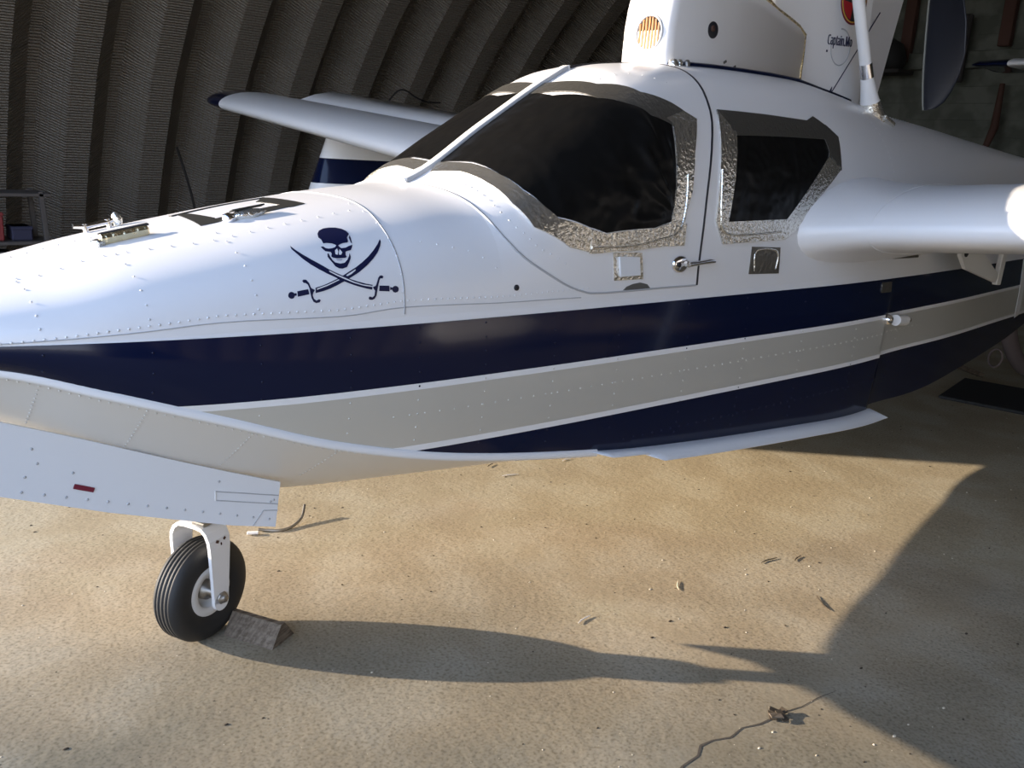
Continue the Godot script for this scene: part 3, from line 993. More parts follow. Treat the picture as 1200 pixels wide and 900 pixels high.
func nose_gear() -> void:
	var g := node("nose_gear", plane, Vector3(0.022, 0, -0.014))
	g.set_meta("label", "steered nose wheel in a white fork")
	var steer := deg_to_rad(24)
	tyre(g, Vector3(0, 0.165, 0), steer, 0.165, 0.0525)
	var B := Basis(Vector3.UP, steer)
	# fork: a bent strap over the tyre
	var path := []
	for s in [1.0, -1.0]:
		var half := [Vector2(0.078, 0.142), Vector2(0.078, 0.20), Vector2(0.078, 0.27), Vector2(0.078, 0.325), Vector2(0.075, 0.352), Vector2(0.064, 0.374), Vector2(0.048, 0.387), Vector2(0.025, 0.391), Vector2(0.0, 0.391)]
		if s > 0:
			for p in half:
				path.append(p)
		else:
			for i in range(half.size() - 2, -1, -1):
				path.append(Vector2(-half[i].x, half[i].y))
	var rings := []
	for i in path.size():
		var p: Vector2 = path[i]
		var d: Vector2 = (path[mini(i + 1, path.size() - 1)] - path[maxi(i - 1, 0)]).normalized()
		var n := Vector2(d.y, -d.x) * -1.0
		var w: float = 0.030 + 0.013 * clampf((p.y - 0.15) / 0.2, 0, 1)
		var cx: float = 0.012 * clampf((0.36 - p.y) / 0.2, 0, 1) * 0.0 + 0.022
		var ring := []
		for q in [[-1, -1], [1, -1], [1, 1], [-1, 1]]:
			var o: Vector2 = p + n * 0.006 * q[1]
			ring.append(B * Vector3(cx * 0.0 + w * q[0], o.y, o.x))
		rings.append(ring)
	var mb := MB.new()
	mb.sg(-1)
	for i in rings.size() - 1:
		for j in 4:
			var k := (j + 1) % 4
			var c: Vector3 = (rings[i][0] + rings[i][2] + rings[i + 1][0] + rings[i + 1][2]) / 4.0
			var m: Vector3 = (rings[i][j] + rings[i][k] + rings[i + 1][j] + rings[i + 1][k]) / 4.0
			mb.quad(rings[i][j], rings[i][k], rings[i + 1][k], rings[i + 1][j], m - c)
	# rounded feet
	for s in [1.0, -1.0]:
		var pr := [[0.0, -0.006], [0.030, -0.006], [0.030, 0.006], [0.0, 0.006]]
		mb.sg(-1)
		mb.lathe(pr, B * Vector3(0, 0.142, 0.078 * s), B * Basis(Vector3.RIGHT, PI / 2), 20)
	put("fork", mb, M["white_trim"], g, "white bent-strap fork")
	mb = MB.new()
	mb.tube([B * Vector3(0, 0.155, -0.09), B * Vector3(0, 0.155, 0.092)], 0.012, 12)
	put("axle", mb, M["steel"], g)
	mb = MB.new()
	mb.lathe([[0.02, 0.0], [0.02, 0.006], [0.013, 0.007], [0.013, 0.016], [0.0, 0.017]], B * Vector3(0, 0.155, 0.084), B * Basis(Vector3.RIGHT, PI / 2), 6)
	put("axle_nut", mb, M["steel"], g, "grimy axle nut")
	for q in [[-0.012, 0.348, 0.012], [0.018, 0.35, 0.009], [0.004, 0.336, 0.005]]:
		mb = MB.new()
		mb.box(B * Vector3(q[0], q[1], 0.084), Vector3(q[2], 0.009, 0.002), 0.0008, B * Basis(Vector3(0, 0, 1), q[0] * 40.0))
		put("paint_chip", mb, M["brown_post"], g, "chipped patch on the fork shoulder")
	mb = MB.new()
	mb.box(B * Vector3(0, 0.401, 0.03), Vector3(0.075, 0.012, 0.05), 0.003, B)
	put("fork_plate", mb, M["steel"], g)
	mb = MB.new()
	mb.tube([Vector3(0, 0.39, 0), Vector3(0.02, 0.8, 0)], 0.032, 16)
	put("strut", mb, M["steel"], g)

func gear_door(s: float) -> void:
	var d := node("gear_door", plane)
	d.set_meta("label", "pale nose gear door hanging below the %s bow" % ("port" if s > 0 else "starboard"))
	var poly := PackedVector2Array([Vector2(0.187 if s > 0 else 0.07, 0.56), Vector2(0.17 if s > 0 else 0.06, 0.42 if s > 0 else 0.412), Vector2(0.04, 0.455 if s > 0 else 0.425), Vector2(-0.043, 0.483), Vector2(-0.3, 0.573), Vector2(-0.546, 0.670), Vector2(-0.8, 0.79), Vector2(-0.8, 0.93), Vector2(-0.66, 0.905), Vector2(-0.532, 0.858), Vector2(-0.345, 0.782), Vector2(-0.132, 0.69), Vector2(0.03, 0.622)])
	var mb := MB.new()
	mb.prism(poly, Vector3(0, 0, 0.2 * s), Vector3(1, 0, 0), Vector3(0, 1, 0), 0.012)
	put("door_skin", mb, M["door_white"], d)
	if s < 0:
		return
	var z := 0.2075
	mb = MB.new()
	mb.box(Vector3(-0.357, 0.654, z), Vector3(0.052, 0.013, 0.003), 0.001, Basis(Vector3(0, 0, 1), -0.40))
	put("placard", mb, M["maroon"], d, "small dark red placard")
	var line := func(a: Vector2, b: Vector2, w: float, called: String, m: String) -> void:
		var q := MB.new()
		q.box(Vector3((a.x + b.x) / 2, (a.y + b.y) / 2, z - 0.001), Vector3(a.distance_to(b), w, 0.003), 0.001, Basis(Vector3(0, 0, 1), (b - a).angle()))
		put(called, q, M[m], d)
	line.call(Vector2(-0.012, 0.572), Vector2(0.181, 0.519), 0.003, "seam", "seam_grey")
	line.call(Vector2(-0.012, 0.545), Vector2(0.179, 0.492), 0.003, "seam", "seam_grey")
	line.call(Vector2(-0.012, 0.572), Vector2(-0.012, 0.545), 0.004, "seam", "white_trim")
	line.call(Vector2(0.098, 0.44), Vector2(0.132, 0.482), 0.003, "seam", "seam_grey")
	line.call(Vector2(0.132, 0.482), Vector2(0.178, 0.472), 0.003, "seam", "seam_grey")
	mb = MB.new()
	for i in 14:
		var x := -0.5 + 0.05 * i
		var y := 0.02 + lerpf(0.652, 0.43, (x + 0.5) / 0.65)
		mb.lathe([[0.004, 0], [0.003, 0.002], [0, 0.0025]], Vector3(x, y, z - 0.0015), Basis(Vector3.RIGHT, PI / 2), 8)
	for q in [[-0.47, 0.78], [-0.46, 0.74], [-0.49, 0.71], [-0.38, 0.70], [0.0, 0.6], [0.155, 0.505], [0.165, 0.508]]:
		mb.lathe([[0.004, 0], [0.003, 0.002], [0, 0.0025]], Vector3(q[0], q[1], z - 0.0015), Basis(Vector3.RIGHT, PI / 2), 8)
	var o := put("rivets", mb, M["seam_grey"], d)
	o.set_meta("kind", "stuff")

func deck_fittings() -> void:
	var frame := func(x: float, u: float) -> Basis:
		var n := nrm(x, u)
		var t := (S(x + 0.02, u) - S(x - 0.02, u)).normalized()
		return Basis(t, n, t.cross(n))
	for k in ["deck_tape_a", "deck_tape_b", "deck_tape_c"]:
		patch("deck_tape", outline(k), 0.0022, M["tape_dark"], plane, "dark tape strip round the nose hatch")
	ridge("deck_tape", [Vector2(0.0, 3.13), Vector2(0.15, 3.16), Vector2(0.3, 3.15)], 0.02, 0.0025, M["tape_dark"], plane)
	var bs: Basis = frame.call(-0.19, 2.86)
	var mb := MB.new()
	var c := P(-0.19, 2.858, 0.012)
	mb.box(c, Vector3(0.125, 0.026, 0.024), 0.005, bs * Basis(Vector3(1, 0, 0), 0.25))
	put("air_scoop", mb, M["foil_gold"], plane, "foil-wrapped scoop on the nose deck")
	mb = MB.new()
	mb.box(c + bs * Vector3(0.004, 0.013, -0.01), Vector3(0.128, 0.005, 0.016), 0.002, bs)
	put("air_scoop_lip", mb, M["seam_dark"], plane)
	mb = MB.new()
	mb.box(c + bs * Vector3(-0.07, -0.006, 0.004), Vector3(0.03, 0.02, 0.03), 0.008, bs * Basis(Vector3.UP, 0.6))
	put("crumpled_foil", mb, M["foil"], plane)
	# mooring cleat on the far side of the deck
	bs = frame.call(-0.18, 3.2)
	c = P(-0.18, 3.22, 0.0)
	mb = MB.new()
	mb.tube([c + bs * Vector3(-0.065, 0.024, 0), c + bs * Vector3(-0.03, 0.016, 0), c + bs * Vector3(0.03, 0.016, 0), c + bs * Vector3(0.055, 0.022, 0)], [0.006, 0.008, 0.008, 0.007], 10)
	for x in [-0.035, 0.03]:
		mb.tube([c + bs * Vector3(x, -0.004, 0), c + bs * Vector3(x, 0.024, 0)], 0.008, 10)
	put("mooring_cleat", mb, M["chrome"], plane, "chrome mooring cleat on the far edge of the deck")
	mb = MB.new()
	mb.lathe([[0.012, -0.016], [0.016, 0.0], [0.012, 0.013], [0.005, 0.02], [0, 0.021]], c + bs * Vector3(0.056, 0.018, 0), bs, 9)
	put("crumpled_foil", mb, M["foil"], plane)
	# foil wrapped latch
	bs = frame.call(0.12, 2.81)
	c = P(0.12, 2.815, 0.0)
	mb = MB.new()
	var rings := []
	for q in [[-0.045, 0.006], [-0.02, 0.017], [0.01, 0.019], [0.04, 0.013], [0.062, 0.004]]:
		var ring := []
		for k in 9:
			var t := TAU * k / 9
			ring.append(c + bs * Vector3(q[0], 0.008 + sin(t) * q[1] * 0.8, cos(t) * q[1] * 1.1 + 0.004 * sin(k * 2.3 + q[0] * 70)))
		rings.append(ring)
	mb.loft(rings)
	put("hatch_latch", mb, M["foil"], plane, "foil-wrapped hatch latch beside the dark tape")
	mb = MB.new()
	mb.lathe([[0.012, -0.01], [0.02, 0.0], [0.016, 0.014], [0, 0.02]], c + bs * Vector3(-0.05, 0.004, 0.004), bs, 8)
	put("crumpled_foil", mb, M["chrome"], plane)
	mb = MB.new()
	mb.box(c + bs * Vector3(0.012, 0.022, -0.012), Vector3(0.095, 0.004, 0.03), 0.0015, bs * Basis(Vector3(1, 0, 0), -0.35))
	put("latch_plate", mb, M["tape_dark"], plane)

func emblem() -> void:
	var e := node("emblem", plane)
	e.set_meta("label", "navy skull above two crossed sabres on the nose")
	var cl := Vector2(0.02, 0.02)
	for k in ["skull_cap", "skull_temple", "skull_cheek", "skull_jaw"]:
		patch("skull", outline(k), 0.0012, M["navy_decal"], e, "", cl)
	patch("teeth", outline("teeth"), 0.0014, M["teeth_grey"], e, "", cl)
	for k in ["nose_a", "nose_b"]:
		patch("nostril", outline(k), 0.0019, M["white_paint"], e, "", cl)
	for k in ["a", "b"]:
		for q in [["blade", "sabre_blade", 0.0012], ["guard", "sabre_guard", 0.0013], ["grip", "sabre_grip", 0.0012], ["ring", "sabre_ferrule", 0.0012], ["pommel", "sabre_pommel", 0.0012]]:
			patch(q[1], outline(q[0] + "_" + k), q[2], M["navy_decal"], e, "", cl)
	for k in ["fuller_a", "fuller_b1", "fuller_b2"]:
		patch("sabre_groove", outline(k), 0.0019, M["white_paint"], e, "", cl)

func windows() -> void:
	var W := Vector2(0.025, 0.025)
	for mir in [false, true]:
		var nm := "windshield_cover"
		patch(nm, outline("cover", mir), 0.004, M["cover_cloth"], plane, "black sheet taped over the %s windshield and side window" % ("starboard" if mir else "port"), Vector2(0.009, 0.009), true)
		for q in [["tape_front", "foil"], ["tape_bottom", "foil"], ["tape_side", "foil"], ["tape_top", "foil_worn"]]:
			patch("foil_tape", outline(q[0], mir), 0.0055 + 0.0007 * ["tape_top", "tape_side", "tape_front", "tape_bottom"].find(q[0]), M[q[1]], plane, "", W)
		patch("rear_window_cover", outline("rcover", mir), 0.004, M["cover_cloth"], plane, "black sheet taped over the %s rear side window" % ("starboard" if mir else "port"), W)
		for q in [["rtape_top", "foil_worn"], ["rtape_corner", "foil_worn"], ["rtape_slant", "foil"], ["rtape_bottom", "foil"], ["rtape_left", "foil"]]:
			patch("foil_tape", outline(q[0], mir), 0.006, M[q[1]], plane, "", W)
	# a raised bead of foil along the sill of the port window and round the rear window
	ridge("foil_bead", [Vector2(1.09, 2.195), Vector2(1.25, 2.165), Vector2(1.4, 2.163), Vector2(1.5, 2.175), Vector2(1.535, 2.23), Vector2(1.55, 2.32)], 0.008, 0.011, M["foil"], plane)
	ridge("foil_bead", [Vector2(1.745, 2.33), Vector2(1.735, 2.22), Vector2(1.765, 2.165), Vector2(1.9, 2.155), Vector2(2.12, 2.16)], 0.008, 0.011, M["foil"], plane)
	# centre post
	ridge("windshield_post", [Vector2(0.728, 3.0), Vector2(1.43, 3.0)], 0.042, 0.014, M["white_trim"], plane, "white centre post of the windshield")
	ridge("post_groove", [Vector2(0.735, 2.979), Vector2(1.42, 2.979)], 0.006, 0.0145, M["seam_grey"], plane)
	ridge("hinge_seam", [Vector2(1.41, 2.99), Vector2(1.78, 2.99)], 0.014, 0.004, M["seam_dark"], plane)
	ridge("hinge_seam", [Vector2(1.38, 3.035), Vector2(1.6, 3.02)], 0.006, 0.004, M["seam_dark"], plane)
	# joints
	var door := [Vector2(1.765, 2.95), Vector2(1.785, 2.82), Vector2(1.792, 2.70), Vector2(1.78, 2.61), Vector2(1.765, 2.55), Vector2(1.743, 2.471), Vector2(1.704, 2.384), Vector2(1.663, 2.273), Vector2(1.645, 2.17), Vector2(1.637, 2.085), Vector2(1.638, 2.022)]
	ridge("door_seal", door, 0.011, 0.0016, M["seam_dark"], plane, "dark gap along the rear edge of the cabin door")
	ridge("door_seal", flip(door), 0.011, 0.0016, M["seam_dark"], plane)
	var can := [Vector2(0.728, 3.0), Vector2(0.73, 2.84), Vector2(0.733, 2.72), Vector2(0.738, 2.6), Vector2(0.745, 2.499), Vector2(0.768, 2.366), Vector2(0.832, 2.232), Vector2(0.954, 2.106), Vector2(1.06, 2.045), Vector2(1.184, 2.027), Vector2(1.63, 2.022)]
	ridge("canopy_joint", can, 0.007, 0.003, M["seam_grey"], plane)
	ridge("canopy_joint", flip(can), 0.007, 0.003, M["seam_grey"], plane)
	var ns := [Vector2(0.435, 3.0), Vector2(0.433, 2.824), Vector2(0.425, 2.688), Vector2(0.41, 2.518), Vector2(0.405, 2.365), Vector2(0.405, 2.242), Vector2(0.405, 2.02)]
	ridge("nose_joint", ns, 0.004, 0.0018, M["seam_grey"], plane)
	ridge("nose_joint", flip(ns), 0.004, 0.0018, M["seam_grey"], plane)
	ridge("deck_joint", [Vector2(-0.85, 2.0), Vector2(-0.328, 2.05), Vector2(-0.088, 2.08), Vector2(0.217, 2.045), Vector2(0.405, 2.06), Vector2(0.777, 2.035), Vector2(1.06, 2.02)], 0.003, 0.0016, M["seam_grey"], plane)
	# small fittings on the side
	patch("vent_tape", outline("hatch"), 0.003, M["foil"], plane, "foil-taped vent below the side window", W)
	patch("vent_cap", outline("hatch_in"), 0.011, M["door_white"], plane, "", W)
	patch("vent_tape", outline("hatch2"), 0.003, M["foil_worn"], plane, "dark taped vent below the rear window", W)
	ridge("foil_bead", [Vector2(1.975, 2.05), Vector2(1.975, 2.108), Vector2(2.11, 2.103), Vector2(2.115, 2.05)], 0.008, 0.006, M["foil"], plane)
	patch("bare_patch", outline("bare"), 0.0018, M["primer_grey"], plane, "bare grey patch where paint has flaked", W)
	for q in [[0.792, 2.109], [2.261, 2.143]]:
		var mb := MB.new()
		var n := nrm(q[0], q[1])
		var t := (S(q[0] + 0.02, q[1]) - S(q[0] - 0.02, q[1])).normalized()
		mb.lathe([[0.009, -0.001], [0.009, 0.003], [0.006, 0.004], [0, 0.004]], S(q[0], q[1]), Basis(t, n, t.cross(n)), 16)
		put("plug", mb, M["seam_dark"], plane)
	# door handle
	var hb := Basis(Vector3.RIGHT, PI / 2)
	var h := node("door_handle", plane)
	h.set_meta("label", "chrome door handle with its latch bar")
	var c := P(1.525, 2.087, 0.004)
	var mb := MB.new()
	var rings := []
	for q in [[1.0, 0.0], [0.97, 0.007], [0.8, 0.0105], [0.25, 0.012]]:
		var ring := []
		for k in 24:
			var t := TAU * k / 24
			ring.append(c + Vector3(cos(t) * 0.04 * q[0], sin(t) * 0.03 * q[0], q[1]))
		rings.append(ring)
	mb.loft(rings)
	put("escutcheon", mb, M["chrome"], h)
	mb = MB.new()
	mb.tube([c + Vector3(0.03, 0.0, 0.016), c + Vector3(0.1, 0.004, 0.018), c + Vector3(0.15, 0.006, 0.012), c + Vector3(0.185, 0.004, 0.008)], [0.011, 0.008, 0.01, 0.007], 10)
	put("lever", mb, M["chrome"], h)
	mb = MB.new()
	mb.lathe([[0.008, 0], [0.008, 0.004], [0, 0.004]], c + Vector3(-0.018, 0, 0.013), hb, 12)
	put("lock", mb, M["seam_dark"], h)
	# drain and mooring eye near the wing
	patch("drain_plate", outline("drain"), 0.006, M["foil_worn"], plane, "small grey drain plate under the wing root", W)
	var e := node("mooring_eye", plane)
	e.set_meta("label", "pale mooring fitting with two chrome lugs on the hull side")
	var p0 := P(3.10, 1.66, 0.0)
	var p1 := P(3.36, 1.62, 0.0)
	mb = MB.new()
	mb.tube([p0.lerp(p1, 0.2) + Vector3(0, 0, 0.028), p0.lerp(p1, 0.7) + Vector3(0, 0, 0.028)], 0.026, 16)
	put("spindle", mb, M["white_trim"], e)
	for q in [[p0, 0.024], [p1, 0.017]]:
		mb = MB.new()
		mb.lathe([[q[1], -0.006], [q[1] * 1.05, 0.012], [q[1] * 0.7, 0.03], [q[1] * 0.35, 0.034], [0, 0.034]], q[0], hb, 12)
		put("lug", mb, M["chrome"], e)

func hull() -> void:
	for mir in [false, true]:
		var s := -1.0 if mir else 1.0
		skin("hull_bottom", -1.15, 3.12, 0, 1, M["bottom_white"], plane, mir)
		skin("hull_bottom", 3.12, 8.1, 0, 1, M["navy_paint"], plane, mir)
		skin("hull_side", -1.15, 8.1, 1, 2, M["white_paint"], plane, mir)
		# paint bands
		var yc := func(x: float) -> float: return pc("yc", x)
		var top := func(_x: float) -> float: return 1.079
		band("navy_stripe", -1.1, 5.25, func(_x: float) -> float: return 0.911, top, M["navy_paint"], plane, s, "upper navy stripe")
		band("white_stripe", -0.28, 6.5, func(_x: float) -> float: return 0.893, func(_x: float) -> float: return 0.911, M["white_trim"], plane, s)
		band("silver_stripe", -0.25, 6.5, func(_x: float) -> float: return 0.722, func(_x: float) -> float: return 0.893, M["silver_paint"], plane, s, "broad silver stripe")
		band("white_stripe", 0.25, 6.5, func(_x: float) -> float: return 0.703, func(_x: float) -> float: return 0.722, M["white_trim"], plane, s)
		band("navy_stripe", 0.3, 6.5, yc, func(_x: float) -> float: return 0.703, M["navy_paint"], plane, s, "lower navy stripe down to the chine")
		# riveted chine strip
		var mb := MB.new()
		var rings := []
		for i in 76:
			var x := -1.08 + 2.28 * i / 75.0
			var y := pc("yc", x)
			var z := pc("zc", x)
			var ring := []
			for q in [[-0.02, -0.014], [0.006, -0.014], [0.009, -0.006], [0.007, 0.010], [0.002, 0.012], [-0.02, 0.004]]:
				ring.append(Vector3(x, y + q[1], (z + q[0]) * s))
			rings.append(ring)
		mb.loft(rings)
		put("chine_strip", mb, M["white_trim"], plane, "riveted white strip along the chine")
		# spray rails
		for q in [[1.16, 1.40, 0.05, 0.012], [1.385, 3.13, 0.085, 0.028]]:
			mb = MB.new()
			rings = []
			var wide: float = q[2] if s > 0 else 0.02   # the far rail is a narrow lip
			var drop: float = q[3] if s > 0 else 0.0
			for i in 41:
				var t := i / 40.0
				var x: float = lerpf(q[0], q[1], t)
				var f: float = clampf(t * (q[1] - q[0]) / 0.07, 0.15, 1.0)
				var y := pc("yc", minf(x, 3.1)) + 0.004
				var z := pc("zc", minf(x, 3.1))
				var a := Vector3(x, y, (z + 0.001) * s)
				var b := Vector3(x + 0.03 * t, y - drop * f, (z + wide * f) * s)
				var n := Vector3(0, 0.0018, 0.0018 * s)
				rings.append([a + n, b + n, b - n, a - n + Vector3(0, 0, -0.01 * s)])
			mb.loft(rings)
			put("spray_rail", mb, M["door_white"], plane, "sheet metal spray rail along the chine")
	skin("nose_deck", -1.15, 0.405, 2, 4, M["white_paint"], plane, false, "riveted white nose deck")
	skin("cowl", 0.405, 0.738, 2, 4, M["white_paint"], plane, false, "white cowl ahead of the windshield")
	skin("cabin_door", 0.738, 1.66, 2, 4, M["white_paint"], plane, false, "white cabin canopy and doors")
	skin("cabin_roof", 1.66, 3.2, 2, 4, M["white_paint"], plane)
	skin("tail_boom", 3.2, 8.1, 2, 4, M["white_paint"], plane)
	var bar := PackedVector2Array([Vector2(5.17, 1.84), Vector2(5.27, 1.84), Vector2(5.36, 1.2), Vector2(5.27, 1.2)])
	patch("white_slash", bar, 0.003, M["white_trim"], plane)

func pylon() -> void:
	var g := node("engine_pylon", plane)
	g.set_meta("label", "white engine pylon rising behind the cabin door")
	# front cowling: rounded box
	var mb := MB.new()
	var rings := []
	var plan := func(x0: float, x1: float, hw: float, y: float, r: float) -> Array:
		var out := []
		var k := 8
		for i in k + 1:   # starboard front corner to port front corner
			var t := PI + PI / 2 * i / k
			out.append(Vector3(x0 + r + r * cos(t) * 1.0, y, -hw + r + r * sin(t)))
		out.reverse()
		var out2 := []
		for p in out:
			out2.append(Vector3(p.x, y, -p.z))
		out2.reverse()
		var ring := [Vector3(x1, y, -hw)]
		out.reverse()
		for p in out:
			pass
		# from starboard rear, round the front, to port rear
		for i in k + 1:
			var t := 1.5 * PI - PI / 2 * i / k
			ring.append(Vector3(x0 + r + r * cos(t), y, -hw + r + r * sin(t)))
		for i in k + 1:
			var t := PI - PI / 2 * i / k
			ring.append(Vector3(x0 + r + r * cos(t), y, hw - r + r * sin(t)))
		ring.append(Vector3(x1, y, hw))
		return ring
	for q in [[1.80, 1.835], [1.86, 1.825], [1.95, 1.822], [2.05, 1.825], [2.12, 1.835], [2.18, 1.85], [2.24, 1.88], [2.30, 1.93], [2.36, 2.02]]:
		var y: float = q[0]
		var ring: Array = plan.call(q[1], 2.74, 0.128, y, 0.045)
		for i in ring.size():   # the top of the cowling slopes down towards the rear
			var p: Vector3 = ring[i]
			var lim := lerpf(2.36, 2.125, clampf((p.x - 1.9) / 0.85, 0, 1))
			ring[i] = Vector3(p.x, lerpf(1.80, lim, (y - 1.80) / 0.56), p.z)
		rings.append(ring)
	mb.loft(rings, true, true)
	put("pylon_cowling", mb, M["white_paint"], g, "bright white cowling with a round grille in front")
	# the pylon proper
	mb = MB.new()
	rings = []
	for q in [[1.80, 3.585], [1.95, 3.62], [2.2, 3.68], [2.45, 3.745], [2.75, 3.82]]:
		var te: float = q[1]
		var ring := []
		for p in [[2.45, -0.02], [2.46, -0.07], [2.52, -0.1], [3.3, -0.1], [te, -0.018], [te, 0.018], [3.3, 0.1], [2.52, 0.1], [2.46, 0.07], [2.45, 0.02]]:
			ring.append(Vector3(p[0], q[0], p[1]))
		rings.append(ring)
	mb.sg(-1)
	for i in rings.size() - 1:
		for j in 10:
			var k := (j + 1) % 10
			var m: Vector3 = (rings[i][j] + rings[i + 1][k]) / 2
			mb.quad(rings[i][j], rings[i][k], rings[i + 1][k], rings[i + 1][j], m - Vector3(3.0, m.y, 0))
	put("pylon_fin", mb, M["white_paint"], g)
	# grille
	var gr := node("oil_cooler_grille", g)
	var gb := Basis(Vector3(0, 0, 1), PI / 2)   # y points forward
	var gc := Vector3(1.826, 2.025, 0.03)
	mb = MB.new()
	mb.lathe([[0.0, 0.002], [0.062, 0.002], [0.066, 0.008], [0.070, 0.007], [0.072, -0.006]], gc, gb, 32)
	mb.done()
	mb = MB.new()
	mb.lathe([[0.06, 0.001], [0.062, 0.006], [0.068, 0.006], [0.071, -0.008]], gc, gb, 32)
	var ringm := mb
	gr.free()
	put("grille_ring", ringm, M["seam_grey"], g)
	mb = MB.new()
	mb.lathe([[0.0, 0.0015], [0.061, 0.0015], [0.061, -0.006]], gc, gb, 32)
	put("grille_back", mb, M["seam_dark"], g)
	for i in 7:
		var z := -0.048 + 0.016 * i
		var hh := sqrt(maxf(0, 0.06 * 0.06 - z * z))
		mb = MB.new()
		mb.box(gc + Vector3(-0.004, 0, z), Vector3(0.006, 2 * hh, 0.0075), 0.0015, Basis(Vector3.UP, 0.4))
		put("grille_bar", mb, M["bronze"], g)
	# round hole and small plugs on the port side
	var hb := Basis(Vector3.RIGHT, PI / 2)
	mb = MB.new()
	mb.lathe([[0.032, -0.002], [0.032, 0.0015], [0.026, 0.0025], [0.0, 0.0025]], Vector3(2.087, 2.062, 0.128), hb, 24)
	put("port_hole", mb, M["seam_dark"], g, "round dark opening in the pylon side")
	mb = MB.new()
	mb.lathe([[0.012, -0.002], [0.012, 0.005], [0.0, 0.006]], Vector3(2.082, 2.067, 0.129), hb, 12)
	put("bolt", mb, M["brown_post"], g)
	for q in [[2.185, 1.952], [2.25, 1.938]]:
		mb = MB.new()
		mb.box(Vector3(q[0], q[1], 0.129), Vector3(0.02, 0.01, 0.003), 0.001, Basis(Vector3(0, 0, 1), 0.5))
		put("chip", mb, M["primer_grey"], g)
	# taped joints
	mb = MB.new()
	var tp := []
	for q in [[2.30, 2.262], [2.4, 2.236], [2.5, 2.2], [2.6, 2.172], [2.68, 2.152], [2.735, 2.118]]:
		tp.append(Vector3(q[0], q[1], 0.122 + 0.004 * sin(q[0] * 60)))
	mb.tube(tp, [0.008, 0.013, 0.009, 0.012, 0.009, 0.008], 8)
	put("foil_tape", mb, M["foil_gold"], g, "gold-toned foil tape along the cowling edge")
	mb = MB.new()
	tp = []
	for q in [[2.735, 2.118], [2.738, 2.05], [2.734, 1.98], [2.737, 1.90], [2.735, 1.85]]:
		tp.append(Vector3(q[0], q[1], 0.122))
	mb.tube(tp, [0.008, 0.008, 0.01, 0.009, 0.01], 8)
	put("foil_tape", mb, M["foil_gold"], g)
	for q in [[1.85, 0.02], [1.885, 0.014], [1.93, 0.012]]:
		mb = MB.new()
		mb.lathe([[q[1], -0.01], [q[1], 0.012], [q[1] * 0.6, 0.022], [0, 0.024]], P(q[0], 2.83, 0.0), Basis.IDENTITY, 8)
		put("base_bolt", mb, M["foil"] if q[0] < 1.9 else M["steel"], g)
	# dark gasket at the foot
	mb = MB.new()
	var gas := []
	for x in [1.84, 1.95, 2.1, 2.3, 2.5, 2.7, 2.9, 3.05, 3.2]:
		var z := 0.135 if x < 2.74 else 0.108
		var u := 2.9
		for k in 30:
			if S(x, u).z > z:
				u += 0.004
			else:
				u -= 0.004
		gas.append(P(x, u, 0.004))
	mb.tube(gas, 0.011, 8)
	put("base_gasket", mb, M["navy_paint"], g, "dark sealing strip at the foot of the pylon")
	# lettering and badge
	var tm := TextMesh.new()
	var f := SystemFont.new()
	f.font_names = PackedStringArray(["Droid Sans"])
	tm.font = f
	tm.text = "Captain.Mo"
	tm.font_size = 24
	tm.pixel_size = 0.0019
	tm.depth = 0.003
	tm.horizontal_alignment = HORIZONTAL_ALIGNMENT_LEFT
	var to := MeshInstance3D.new()
	to.mesh = tm
	to.material_override = M["navy_decal"]
	add(to, "lettering", g, "small dark lettering: Captain.Mo")
	to.transform = Transform3D(Basis(Vector3(0, 0, 1), 0.05).scaled_local(Vector3(0.9, 1.35, 1)), Vector3(2.955, 2.13, 0.1015))
	mb = MB.new()
	var arc := []
	for i in 40:
		var t := deg_to_rad(130 - 335.0 * i / 39.0) if false else deg_to_rad(155.0 + 305.0 * i / 39.0)
		arc.append(Vector3(3.072 + 0.082 * cos(t), 2.108 + 0.08 * sin(t), 0.1))
	mb.tube(arc, 0.003, 6)
	put("hoop_mark", mb, M["seam_grey"], g)
	mb = MB.new()
	mb.box(Vector3(2.962, 2.08, 0.1), Vector3(0.012, 0.01, 0.004), 0.001)
	put("dot_mark", mb, M["navy_decal"], g)
	mb = MB.new()
	var l0 := Vector2(3.02, 1.87)
	var l1 := Vector2(3.38, 2.30)
	mb.box(Vector3((l0.x + l1.x) / 2, (l0.y + l1.y) / 2, 0.1), Vector3(l0.distance_to(l1), 0.006, 0.004), 0.001, Basis(Vector3(0, 0, 1), (l1 - l0).angle()))
	put("pinstripe", mb, M["navy_decal"], g)
	mb = MB.new()
	mb.prism(PackedVector2Array([Vector2(2.99, 1.85), Vector2(3.045, 1.85), Vector2(3.045, 1.93)]), Vector3(0, 0, 0.1), Vector3(1, 0, 0), Vector3(0, 1, 0), 0.006)
	put("arrow_mark", mb, M["navy_decal"], g)
	var bc := Vector3(3.13, 2.325, 0.1)
	mb = MB.new()
	mb.lathe([[0.112, 0], [0.112, 0.003], [0.103, 0.003]], bc, hb, 36)
	put("badge_ring", mb, M["maroon"], g)
	mb = MB.new()
	mb.lathe([[0.104, 0.002], [0.104, 0.004], [0.096, 0.004]], bc, hb, 36)
	put("badge_ring", mb, M["yellow_paint"], g)
	mb = MB.new()
	mb.lathe([[0.098, 0.003], [0.098, 0.0042], [0, 0.0042]], bc, hb, 36)
	put("badge_disc", mb, M["seam_dark"], g, "round black and red badge on the pylon")
	var wed := PackedVector2Array([Vector2(-0.01, -0.02)])
	for i in 9:
		var t := deg_to_rad(190 + 70.0 * i / 8)
		wed.append(Vector2(cos(t), sin(t)) * 0.094)
	mb = MB.new()
	mb.prism(wed, bc + Vector3(0, 0, 0.005), Vector3(1, 0, 0), Vector3(0, 1, 0), 0.002)
